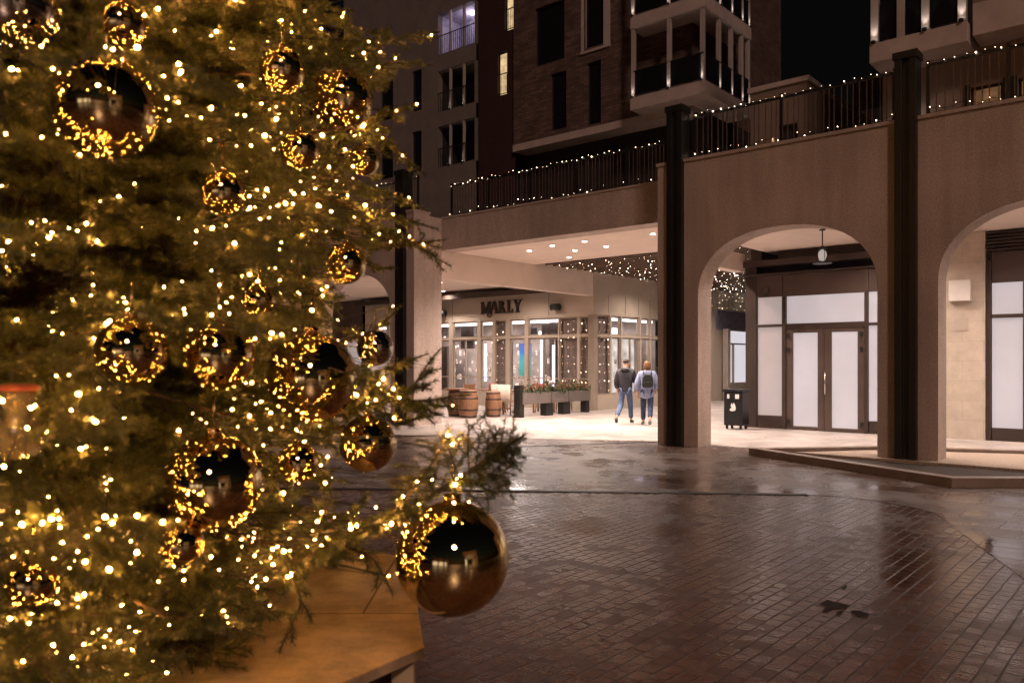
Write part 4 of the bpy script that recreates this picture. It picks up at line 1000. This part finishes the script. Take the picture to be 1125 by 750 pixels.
# plinth
rp = root('plinth', 'octagonal plywood plinth under the christmas tree', 'plinth', (TC.x, TC.y, 0))
AP = 1.40; cr = AP/math.cos(PI/8); a0 = math.atan2(0.168,0.986) + PI/8
octo = [(cr*math.cos(a0+PI/4*k), cr*math.sin(a0+PI/4*k)) for k in range(8)]
MB().prism_z(octo, ZT-0.035, ZT).build('top', M['ply'], rp, bev=0.004)
oi = [(x*0.93,y*0.93) for x,y in octo]
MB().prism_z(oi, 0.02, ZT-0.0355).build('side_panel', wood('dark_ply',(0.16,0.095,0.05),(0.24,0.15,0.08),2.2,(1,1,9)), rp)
for x,y in octo: MB().cbox(x*0.955,y*0.955,0,0.07,0.07,ZT-0.036).build('leg', M['ply'], rp)
# baubles: photograph position, apparent size
BA = [(497,612,125,2.10,'gold','largest gold mirror bauble hanging from the lowest branch tip over the plinth corner'),
 (117,119,109,1.86,'gold','big gold bauble high on the left of the tree'),
 (376,110,68,None,'gold','gold bauble near the upper right edge of the tree'),
 (400,176,34,None,'gold','little gold bauble just below the upper right bauble'),
 (245,212,48,None,'gold','small gold bauble alone in the upper middle of the tree'),
 (380,290,44,None,'gold','small gold bauble on the right edge above the pale arch'),
 (343,415,98,None,'gold','large gold bauble right of centre beneath the horizontal branch'),
 (240,390,78,None,'gold','gold bauble thick with light reflections, left of the large one under the branch'),
 (145,386,76,None,'gold','gold bauble left of the tree middle in dark twigs'),
 (235,530,106,None,'gold','large gold bauble low in the middle above the plinth'),
 (404,487,62,None,'gold','gold bauble low on the right edge against the wet paving'),
 (310,78,50,None,'gold','small gold bauble at the top between two larger ones'),
 (14,8,96,None,'silver','large pale champagne bauble cut by the top left corner'),
 (135,28,50,None,'gold','small gold bauble at the top left, above the big one'),
 (328,508,44,None,'gold','small gold bauble beside the low right edge bauble'),
 (36,640,54,None,'gold','small gold bauble at the lower left close to the plinth'),
 (330,165,42,None,'gold','small gold bauble half hidden in the upper right twigs'),
 (412,382,40,None,'silver','small pale bauble hanging on the right in front of the arcade'),
 (200,598,46,None,'gold','small gold bauble low in the bright cluster under the large middle one'),
 (285,330,36,None,'gold','tiny gold bauble above the pair in the middle of the tree')]
def surf(px, py, k=0.84):
    d = at(px,py,1.0)-Vector((0,0,EYE)); 
    best = None
    for i in range(400):
        Y = 1.3+i*0.006; p = at(px,py,Y); q = math.hypot(p.x-TC.x,p.y-TC.y)
        if q < RAD(p.z)*k: return Y
        if best is None or q < best[0]: best = (q,Y)
    return best[1]
BPOS = []
for px,py,dm,Y,mt,lab in BA:
    if Y is None: Y = surf(px,py)
    c = at(px,py,Y); rad = dm*Y/F/2
    BPOS.append((c, rad))
    r = root('bauble', lab, 'bauble', c, 0, 'christmas baubles on the tree')
    MB().ball((0,0,0), rad, 48, 32).build('sphere', M[mt], r)
    MB().lathe([(rad*0.16,rad*0.985),(rad*0.16,rad*1.12),(rad*0.05,rad*1.14)],14).build('cap', M['goldcap'], r)
    MB().tube([(0,0,rad*1.12),(rad*0.05,0,rad*1.25),(0,0,rad*1.32),(0,0,rad*1.32+0.06)],0.0025,5).build('hook', M['goldcap'], r)
# frosted amber ornament at the left edge
Yo = surf(20,465,0.97); c = at(20,465,Yo)
r = root('glass_ornament', 'amber hourglass shaped glass ornament with a red band at the left edge', 'ornament', c)
k = Yo/F
MB().lathe([(14*k,-38*k),(22*k,-30*k),(24*k,-15*k),(19*k,0),(13*k,10*k),(15*k,22*k),(18*k,36*k)],24).build('body', M['amber'], r)
MB().lathe([(20*k,36*k),(21*k,38*k),(21*k,42*k),(10*k,44*k)],24).build('band', M['redband'], r)

# branches -> twigs -> needles
tr = root('christmas_tree', 'big decorated spruce christmas tree with dense green twigs', 'tree', (TC.x,TC.y,ZT))
T0 = Vector((TC.x,TC.y,ZT))
MB().tube([(0,0,0),(0.01,0.02,2.5),(0,0,5.5),(0,0,8.6)],[0.13,0.10,0.06,0.012],12).build('trunk', M['barkk'], tr)
CAM = np.array([0,0,EYE])
def proj(p): 
    return (CX + p[0]/p[1]*F, HY - (p[2]-EYE)/p[1]*F) if p[1] > 0.2 else (-999,-999)
LIM = [(-400,430),(0,432),(60,430),(120,418),(200,400),(250,440),(292,425),(300,352),(365,350),(400,400),(430,420),(470,350),(500,352),(540,350),(600,330),(640,320),(700,262),(900,200)]
def limit_x(py): return float(np.interp(py, [a for a,_ in LIM], [b for _,b in LIM]))
rg = random.Random(21)
limb_list = []; segs = []     # segs: (p0, p1, needle density factor)
def add_twig(p0, d, L, den, level=0, drop=0.12):
    """a twig as short segments, with side shoots in the plane of the spray"""
    p = Vector(p0); d = Vector(d).normalized(); n = max(2, int(L/0.035)); pts = [p.copy()]
    for i in range(n):
        d = (d + Vector((rg.uniform(-.09,.09), rg.uniform(-.09,.09), rg.uniform(-.08,.08)-drop*0.12))).normalized(); p = p + d*(L/n); pts.append(p.copy())
    for i in range(n): segs.append((pts[i], pts[i+1], den, level))
    return pts, d
def spray(p0, d, L, den, up):
    pts, dd = add_twig(p0, d, L, den, 1)
    side = d.cross(up).normalized(); n = len(pts)
    if L > 0.09:
        step = 0.042 if den > 0.5 else 0.06
        k = 0; acc = 0.03; tot = L; seg = L/(n-1); sgn = 1
        while acc < tot*0.93:
            i = min(n-2, int(acc/seg)); q = pts[i].lerp(pts[i+1], (acc/seg)-i); rem = 1-acc/tot
            ax = (pts[i+1]-pts[i]).normalized(); s2 = (side*sgn*0.85 + ax*0.75 + up*rg.uniform(-.25,.2)).normalized()
            l2 = (0.11*rem + 0.045)*rg.uniform(0.7,1.25)
            if rg.random() < 0.93: add_twig(q, s2, min(l2, L*0.6), den, 2)
            sgn = -sgn; acc += step*0.5*rg.uniform(0.7,1.3)
def branch(pth, den, r0=0.014, tw=1.0, start=0.22, bushy=1.0):
    lm = MB().tube([p - T0 for p in pth], [max(0.0025, r0*(1-0.85*i/(len(pth)-1))) for i in range(len(pth))], 6)
    L = sum((pth[i+1]-pth[i]).length for i in range(len(pth)-1)); n = len(pth)
    limb_list.append((den*L + (5 if start == 0.9 else 0), lm))
    for i in range(n-1):
        if i >= n*0.45: segs.append((pth[i].copy(), pth[i+1].copy(), den, 1))
    acc = L*start; sgn = 1; step = (0.040 if den > 0.5 else 0.09)/bushy
    cum = [0]
    for i in range(n-1): cum.append(cum[-1]+(pth[i+1]-pth[i]).length)
    while acc < L:
        i = max(0, min(n-2, int(np.searchsorted(cum, acc))-1)); q = pth[i].lerp(pth[i+1], (acc-cum[i])/(cum[i+1]-cum[i]))
        ax = (pth[i+1]-pth[i]).normalized(); side = ax.cross(Vector((0,0,1))).normalized(); up = side.cross(ax).normalized()
        rem = 1-acc/L
        rr_ = rg.random()
        if rr_ < 0.72: d = side*sgn*0.85 + ax*0.62 + up*rg.uniform(-.35,.15)
        elif rr_ < 0.88: d = ax*0.7 + up*0.6 + side*sgn*0.3
        else: d = ax*0.6 - up*0.8 + side*sgn*0.4
        l1 = (0.27*min(1, rem*1.5) + 0.11)*tw*rg.uniform(0.65,1.2)*(0.75 if rr_ > 0.72 else 1)
        spray(q, d.normalized(), l1, den, up)
        sgn = -sgn; acc += step*rg.uniform(0.7,1.3)
    ax = (pth[-1]-pth[-2]).normalized(); spray(pth[-1], ax, 0.11*tw, den, Vector((0,0,1)))
def limb_path(z0, az, L, rise, droop, n=14):
    out = Vector((math.cos(az), math.sin(az), 0)); p0 = Vector((TC.x, TC.y, z0)) + out*0.05; pts = []
    wob = rg.uniform(-.12,.12)
    for i in range(n+1):
        t = i/n; side = Vector((-out.y,out.x,0))*wob*L*math.sin(PI*t)*0.6
        pts.append(p0 + out*L*t + side + Vector((0,0, rise*t*L - droop*L*t*t + 0.22*L*max(0,t-0.65)**1.5)))
    return pts
camaz = math.atan2(-TC.y, -TC.x)
z = 0.86; wh = 0
while z < 9.2:
    near = z < 4.0
    nb = 12 if near else 8
    for k in range(nb):
        az = 2*PI*(k + 0.5*(wh%2))/nb + rg.uniform(-.2,.2); zz = z + rg.uniform(-.08,.08)
        fl = max(0.0, math.cos((az-(camaz-0.95)+PI)%(2*PI)-PI))
        L = RAD(zz)*rg.uniform(0.86,1.05)*(1+0.07*fl*fl)
        df = abs((az-camaz+PI)%(2*PI)-PI)
        den = (1.0 if df < 1.6 else 0.3) if near else 0.22
        rise = 0.05 if zz < 1.3 else (0.16 if zz < 3.5 else 0.35)
        pth = limb_path(zz, az, L, rise + rg.uniform(-.06,.08), 0.20 + (0.05 if zz < 1.4 else 0.08))
        if near and den > 0.5:
            # trim what would grow past the outline of the crown
            while len(pth) > 5:
                qx, qy = proj(pth[-1])
                if qx > limit_x(qy) - 22 and pth[-1].y > 0.4: pth = pth[:-1]
                else: break
            if pth[-1].z < ZT+0.06:
                for q in pth: q.z = max(q.z, ZT+0.05+0.02*rg.random())
        branch(pth, den)
    z += 0.185 if near else 0.33; wh += 1
# short inner fillers so that the crown is closed where the photograph shows no gaps
for i in range(120):
    zz = rg.uniform(0.85,3.9); az = camaz + rg.uniform(-1.35,1.25); L = RAD(zz)*rg.uniform(0.55,0.9)
    pth = limb_path(zz, az, L, rg.uniform(-.1,.3), 0.2)
    while len(pth) > 5:
        qx, qy = proj(pth[-1])
        if qx > limit_x(qy)-22: pth = pth[:-1]
        else: break
    branch(pth, 0.9, 0.008, 0.8, 0.5)
def hero(pts, r0=0.012, tw=0.7, start=0.3, bushy=1.0):
    P0 = [Vector(p) for p in pts]; out = []
    for i in range(len(P0)-1):
        a, b, c_, d = P0[max(0,i-1)], P0[i], P0[i+1], P0[min(len(P0)-1,i+2)]
        for j in range(6):
            t = j/6; out.append(0.5*((2*b)+(-a+c_)*t+(2*a-5*b+4*c_-d)*t*t+(-a+3*b-3*c_+d)*t**3))
    out.append(P0[-1]); branch(out, 1.0, r0, tw, start, bushy)
tr0 = lambda z: Vector((TC.x,TC.y,z))
hero([tr0(1.32), at(250,590,2.35), at(360,585,2.25), at(440,562,2.15), at(500,528,2.1), at(545,497,2.1), at(566,484,2.1)], 0.014, 0.65, 0.42, 1.80)
hero([tr0(1.34), at(300,600,2.3), at(400,585,2.2), at(455,535,2.12), at(480,500,2.12)], 0.010, 0.53, 0.6, 1.50)
hero([tr0(1.22), at(220,625,2.2), at(300,625,2.1), at(330,655,2.08), at(318,690,2.06)], 0.010, 0.56, 0.55, 1.50)
hero([tr0(1.25), at(280,610,2.25), at(360,600,2.2), at(405,610,2.15), at(420,630,2.13)], 0.010, 0.56, 0.6, 1.50)
hero([tr0(2.0), at(330,245,2.75), at(400,250,2.8), at(445,262,2.8), at(478,282,2.8)], 0.010, 0.62, 0.4, 1.65)
hero([tr0(2.15), at(330,220,2.75), at(400,232,2.8), at(440,240,2.8), at(462,246,2.8)], 0.010, 0.62, 0.45, 1.50)
hero([tr0(1.72), at(280,385,2.6), at(350,378,2.7), at(400,368,2.72), at(428,348,2.72)], 0.010, 0.53, 0.45, 1.50)
hero([tr0(1.6), at(330,440,2.6), at(400,430,2.65), at(455,440,2.65), at(492,436,2.65)], 0.010, 0.69, 0.45, 1.80)
hero([tr0(1.6), at(330,455,2.6), at(400,448,2.65), at(445,432,2.65), at(470,400,2.65)], 0.010, 0.62, 0.45, 1.65)
hero([tr0(1.5), at(330,470,2.6), at(400,462,2.65), at(445,462,2.65), at(468,458,2.65)], 0.010, 0.56, 0.5, 1.50)
hero([tr0(2.6), at(300,60,2.8), at(390,50,2.9), at(440,42,2.9), at(466,38,2.9)], 0.010, 0.53, 0.5, 1.20)
hero([tr0(2.45), at(300,110,2.8), at(390,140,2.85), at(430,160,2.85), at(452,180,2.85)], 0.010, 0.56, 0.5, 1.35)
hero([tr0(2.5), at(300,95,2.8), at(390,78,2.85), at(430,70,2.85), at(462,70,2.85)], 0.010, 0.45, 0.5, 1.05)
hero([tr0(1.75), at(290,300,2.6), at(330,310,2.65), at(352,330,2.65), at(358,352,2.65)], 0.010, 0.8, 0.45, 1.3)
hero([tr0(1.45), at(290,500,2.5), at(330,505,2.5), at(350,515,2.5), at(358,530,2.5)], 0.010, 0.7, 0.45, 1.3)
hero([tr0(2.0), at(330,200,2.75), at(390,205,2.8), at(425,212,2.8), at(450,222,2.8)], 0.010, 0.65, 0.45, 1.4)
hero([tr0(2.2), at(330,150,2.75), at(380,140,2.85), at(415,130,2.85), at(440,122,2.85)], 0.010, 0.6, 0.45, 1.3)
hero([tr0(1.55), at(330,420,2.6), at(390,415,2.65), at(425,405,2.65), at(450,395,2.65)], 0.010, 0.6, 0.45, 1.4)
hero([tr0(1.85), at(330,262,2.75), at(400,268,2.78), at(440,270,2.78), at(468,266,2.78)], 0.010, 0.6, 0.45, 1.4)
hero([tr0(1.15), at(150,660,2.1), at(220,680,2.0), at(260,690,1.98)], 0.010, 0.7, 0.4, 1.3)
hero([tr0(1.15), at(60,680,2.1), at(110,700,2.0), at(150,712,1.95)], 0.010, 0.7, 0.4, 1.3)

for a_, b_ in (((500,530),(480,478)),((505,528),(492,492)),((515,522),(516,466)),((522,515),(530,475)),((530,508),(547,470)),((535,505),(578,476)),((540,500),(566,505)),((520,518),(556,528)),((510,525),(545,545)),((505,530),(530,560)),((480,545),(456,505)),((470,550),(452,525)),((515,522),(560,488)),((525,515),(572,492))):
    p_, q_ = at(*a_,2.10), at(*b_,2.10+rg.uniform(-.06,.10)); d_ = q_-p_; spray(p_, d_.normalized(), d_.length, 1.0, Vector((0.2,-0.9,0.4)))
# drop twigs that collide with baubles or hang right in front of them
S0 = np.array([s_[0] for s_ in segs]); S1 = np.array([s_[1] for s_ in segs]); DN = np.array([s_[2] for s_ in segs]); LV = np.array([s_[3] for s_ in segs])
keep = np.ones(len(S0), bool); mid = (S0+S1)/2
for i,(c,rad) in enumerate(BPOS):
    cv = np.array(c); d = np.linalg.norm(mid-cv,axis=1); keep &= d > rad*1.06
    ax = (cv-CAM); dist = np.linalg.norm(ax); ax = ax/dist; rel = mid-CAM; al = rel@ax; pr = np.linalg.norm(rel-al[:,None]*ax,axis=1)
    lim = rad*al/dist*1.0
    blk = (al > 0.3) & (al < dist) & (pr < lim)
    keep &= ~(blk & (RNG.random(len(mid)) < 1.01))
keep &= mid[:,1] > -9; keep &= mid[:,2] > ZT+0.01
keep &= ~((np.hypot(mid[:,0],mid[:,1]) < 0.75) & (abs(mid[:,2]-EYE) < 1.2))
keep &= ~((mid[:,1] > 0.2) & (mid[:,0] > 0.02))
S0, S1, DN, LV = S0[keep], S1[keep], DN[keep], LV[keep]
print('twig segments', len(S0), 'length', np.linalg.norm(S1-S0,axis=1).sum())
def mesh_np(name, V, Fc, m, parent, smooth=False):
    me = bpy.data.meshes.new(name); nv, nf, k = len(V), len(Fc), Fc.shape[1]
    me.vertices.add(nv); me.vertices.foreach_set('co', V.astype(np.float32).ravel())
    me.loops.add(nf*k); me.loops.foreach_set('vertex_index', Fc.astype(np.int32).ravel())
    me.polygons.add(nf); me.polygons.foreach_set('loop_start', np.arange(0, nf*k, k, dtype=np.int32)); me.polygons.foreach_set('loop_total', np.full(nf, k, np.int32))
    if smooth: me.polygons.foreach_set('use_smooth', np.ones(nf, bool))
    me.materials.append(m); me.update(calc_edges=True)
    o = bpy.data.objects.new(name, me); COL.objects.link(o); o.parent = parent; return o
T0n = np.array(T0)
def norm(a): return a/np.maximum(1e-9, np.linalg.norm(a,axis=1,keepdims=True))
# woody twigs: three sided sticks
A = norm(S1-S0); ref = np.where(np.abs(A[:,2:3]) > 0.9, np.array([[1.0,0,0]]), np.array([[0,0,1.0]])); B = norm(np.cross(A,ref)); C = np.cross(A,B)
rt = np.where(LV == 1, 0.0022, 0.0014)[:,None]; vs = []
for e in (S0, S1):
    for q in range(3): vs.append(e + rt*(math.cos(2*PI*q/3)*B + math.sin(2*PI*q/3)*C) - T0n)
V = np.stack(vs,1); n = len(S0); base = np.arange(n)[:,None]*6
Fq = np.concatenate([base+np.array([[q,(q+1)%3,(q+1)%3+3,q+3]]) for q in range(3)],0)
mesh_np('twigs', V.reshape(-1,3), Fq, M['barkk'], tr)
# needles
ln = np.linalg.norm(S1-S0,axis=1); cnt = np.maximum(1,(ln*900*DN + RNG.random(n)).astype(int)); idx = np.repeat(np.arange(n),cnt); K = len(idx)
t = RNG.random(K)[:,None]; P0 = S0[idx]*(1-t)+S1[idx]*t; ang = RNG.random(K)*2*PI
rad_dir = np.cos(ang)[:,None]*B[idx]+np.sin(ang)[:,None]*C[idx]
dr = norm(A[idx]*RNG.uniform(0.35,0.9,(K,1)) + rad_dir); L = RNG.uniform(0.014,0.024,(K,1)); wd = norm(np.cross(dr,rad_dir+0.3*A[idx]))*(0.0014/np.sqrt(np.maximum(DN[idx],0.3)))[:,None]
V = np.stack([P0-wd*0.8, P0+wd*0.8, P0+dr*L*0.8+wd*0.8, P0+dr*L-wd*0.3],1) - T0n
mesh_np('crown', V.reshape(-1,3), np.arange(K*4).reshape(-1,4), M['needle'], tr)
limb_list.sort(key=lambda q: -q[0]); rest = MB()
for i, (_, lm) in enumerate(limb_list):
    if i < 95: lm.build('limb', M['barkk'], tr)
    else: rest.add(lm.v, lm.f, True)
tag(rest.build('limbs', M['barkk'], tr), kind='stuff')
print('needles', K)

# light strings wound round the tree
TIP = (S0+S1)/2; rel = TIP[:,:2]-np.array([TC.x,TC.y]); rr2 = np.hypot(rel[:,0],rel[:,1]); azs = np.arctan2(rel[:,1],rel[:,0])
flb = np.maximum(0, np.cos(azs-(camaz-0.95)))**2
shell = rr2 > np.array([RAD(zq) for zq in TIP[:,2]])*(0.62+0.24*flb)
NST = 32
PXY = np.stack([CX+TIP[:,0]/np.maximum(TIP[:,1],0.3)*F, HY-(TIP[:,2]-EYE)/np.maximum(TIP[:,1],0.3)*F],1)
shell &= ~((PXY[:,0] > 500) & (TIP[:,1] > 0.3))
DEP = np.linalg.norm(TIP-CAM,axis=1)
for k_, (xa,xb,ya,yb,lab_) in enumerate(((-40,150,175,335,'warm light string over the outer left twigs, upper of three'),(-40,140,330,520,'warm light string over the outer left twigs, middle of three'),(-40,160,540,730,'warm light string over the outer left twigs, lowest of three'))):
    q_ = np.where((PXY[:,0]>xa)&(PXY[:,0]<xb)&(PXY[:,1]>ya)&(PXY[:,1]<yb)&(TIP[:,1]>0.5))[0]
    q_ = q_[np.argsort(DEP[q_])][:int(len(q_)*0.30)]
    q_ = RNG.choice(q_, 34, replace=False); q_ = q_[np.argsort(PXY[q_,0])]
    pp_ = [Vector(TIP[j])+Vector((0,-0.012,0.008)) for j in q_]
    string_lights(lab_, pp_, pp_, BM_TREE, 'light strings on the christmas tree', 0.0012)
nm = ['lowest','second lowest','third lowest','fourth lowest','fifth lowest','sixth lowest','seventh lowest','eighth lowest','ninth lowest','tenth lowest','eleventh lowest','twelfth lowest','thirteenth lowest','fourteenth lowest','fifteenth lowest','sixteenth lowest','seventeenth lowest','eighth from the top','seventh from the top','sixth from the top','fifth from the top','fourth from the top','third from the top','second from the top']
for i in range(NST):
    zl = 0.80+i*0.095; sel = np.where(shell & (TIP[:,2] > zl-0.05) & (TIP[:,2] < zl+0.15))[0]
    if len(sel) < 80: continue
    pick = RNG.choice(sel, 78, replace=False); pick = pick[np.argsort((azs[pick]-camaz+PI/2)%(2*PI))]
    pts = [Vector(TIP[j]) + Vector((*norm(rel[j:j+1])[0]*0.012, 0.010)) for j in pick]
    mid_ = [pts[0]]
    for a, b in zip(pts[:-1], pts[1:]): mid_ += [a.lerp(b,0.5)*1.0 - (Vector(((a.x+b.x)/2-TC.x,(a.y+b.y)/2-TC.y,0)).normalized())*min(0.45, 0.04+0.6*(a-b).length), b]
    string_lights('warm light string wound through the tree, %s of its rounds' % ((nm[i-8] if i >= 8 else ['very bottom','bottom but one','bottom but two','bottom but three','bottom but four','bottom but five','bottom but six','bottom but seven'][i])), mid_, pts, BM_TREE, 'light strings on the christmas tree', 0.0013)
# extra lights along the branch that carries the largest bauble
hp = [at(x,y,Y) for x,y,Y in ((300,620,2.15),(312,605,2.1),(338,600,2.1),(352,588,2.12),(385,580,2.1),(392,577,2.1),(410,572,2.08),(425,580,2.08),(430,575,2.08),(437,547,2.1),(413,557,2.1),(443,545,2.08),(460,553,2.06),(506,522,2.02),(500,532,2.02),(499,552,2.0),(515,551,2.0),(280,610,2.1),(266,600,2.1),(305,600,2.1),(320,632,2.1))]
op = [at(x,y,Yo-0.09) for x,y in ((2,440),(10,476),(26,500),(34,448),(4,512),(30,470))]  # bulbs added just in front of the amber ornament to brighten it
string_lights('warm light string added to brighten the amber glass ornament', op, op, BM_TREE, 'light strings on the christmas tree', 0.0013)
string_lights('warm light string along the low branch that carries the largest bauble', hp, hp, BM_TREE, 'light strings on the christmas tree', 0.0013)
# crown top, out of the picture but it lights the square
for i in range(6):
    zl = 4.0+i*0.85; P0 = []
    for j in range(70):
        a_ = 2*PI*j/70*1.0+rg.uniform(-.1,.1); zz = zl+0.85*rg.random(); q = RAD(zz)*0.9; P0.append(Vector((TC.x+q*math.cos(a_),TC.y+q*math.sin(a_),zz)))
    rt = root('string_lights', 'warm light string in the upper crown of the tree above the view', 'string lights', P0[0], 0, 'light strings on the christmas tree')
    MB().tube([p-P0[0] for p in P0],0.0013,4).build('wire', M['wire'], rt)
    mb_ = MB()
    for p in P0: mb_.ball(p-P0[0], 0.0075, 6, 4)
    o = mb_.build('bulbs', M['treebulb'], rt); o['kind'] = 'stuff'

# ---------------------------------------------------------------- far side of the square (seen in the baubles)
BK = ARC + PI
ro = root('arcade_building', 'arcade across the square behind the viewer with lit arches', 'arcade', (17.0,-15.0,0), BK - R(14))
for ch in arR.children:
    if ch.name.split('.')[0] in ('wall','coping','post','ceiling'):
        c_ = ch.copy(); COL.objects.link(c_); c_.parent = ro
MB().box(-0.43,13.1,5.2,5.3,0,4.4).build('back_wall', M['stone'], ro)
for k_ in range(8): MB().box(k_*1.6,k_*1.6+1.35,5.15,5.195,0.3,3.2).build('shop_pane', M['film2'], ro)
for x in (2.1,6.3,10.5): lamp('SPOT','downlight_lamp',(x,2.6,4.35),420,(1.0,0.80,0.62),ro,0.08,R(150),0.9)
ro2 = root('arcade_building', 'second arcade across the square behind the viewer', 'arcade', (-1.0,-21.0,0), BK + R(10))
for ch in ro.children:
    if ch.type == 'MESH' or ch.type == 'LIGHT':
        c_ = ch.copy(); COL.objects.link(c_); c_.parent = ro2

# ---------------------------------------------------------------- sky, sun, camera
w = bpy.data.worlds.new('World'); SC.world = w; w.use_nodes = True
nn = w.node_tree; sky = nn.nodes.new('ShaderNodeTexSky'); sky.sky_type = 'NISHITA'; sky.sun_disc = False
sky.sun_elevation = R(-3); sky.sun_rotation = R(160)
nn.links.new(sky.outputs[0], nn.nodes['Background'].inputs[0]); nn.nodes['Background'].inputs[1].default_value = 0.035
sl = bpy.data.lights.new('sun','SUN'); sl.energy = 0.63; sl.angle = R(7); sl.color = (1.0,0.67,0.56)
so = bpy.data.objects.new('sun', sl); COL.objects.link(so)
so.rotation_euler = Vector((-0.12, 0.80, -0.52)).to_track_quat('-Z','Y').to_euler()
cam = bpy.data.cameras.new('camera'); cam.lens = 28.0; cam.sensor_width = 36.0; cam.clip_end = 1000; cam.clip_start = 0.05
cam.shift_y = (HY-375)/1125.0
cam.dof.use_dof = True; cam.dof.focus_distance = 15.0; cam.dof.aperture_fstop = 4.0
co = bpy.data.objects.new('camera', cam); COL.objects.link(co); co.location = (0,0,EYE); co.rotation_euler = (R(90),0,0)
SC.camera = co
SC.view_settings.view_transform = 'Standard'; SC.view_settings.look = 'None'; SC.view_settings.exposure = 0.18; SC.view_settings.gamma = 1.0
SC.cycles.use_light_tree = True; SC.cycles.max_bounces = 8; SC.cycles.diffuse_bounces = 3; SC.cycles.glossy_bounces = 4; SC.cycles.transparent_max_bounces = 8
SC.cycles.sample_clamp_indirect = 6.0; SC.cycles.use_denoising = True; SC.cycles.caustics_reflective = False; SC.cycles.caustics_refractive = False
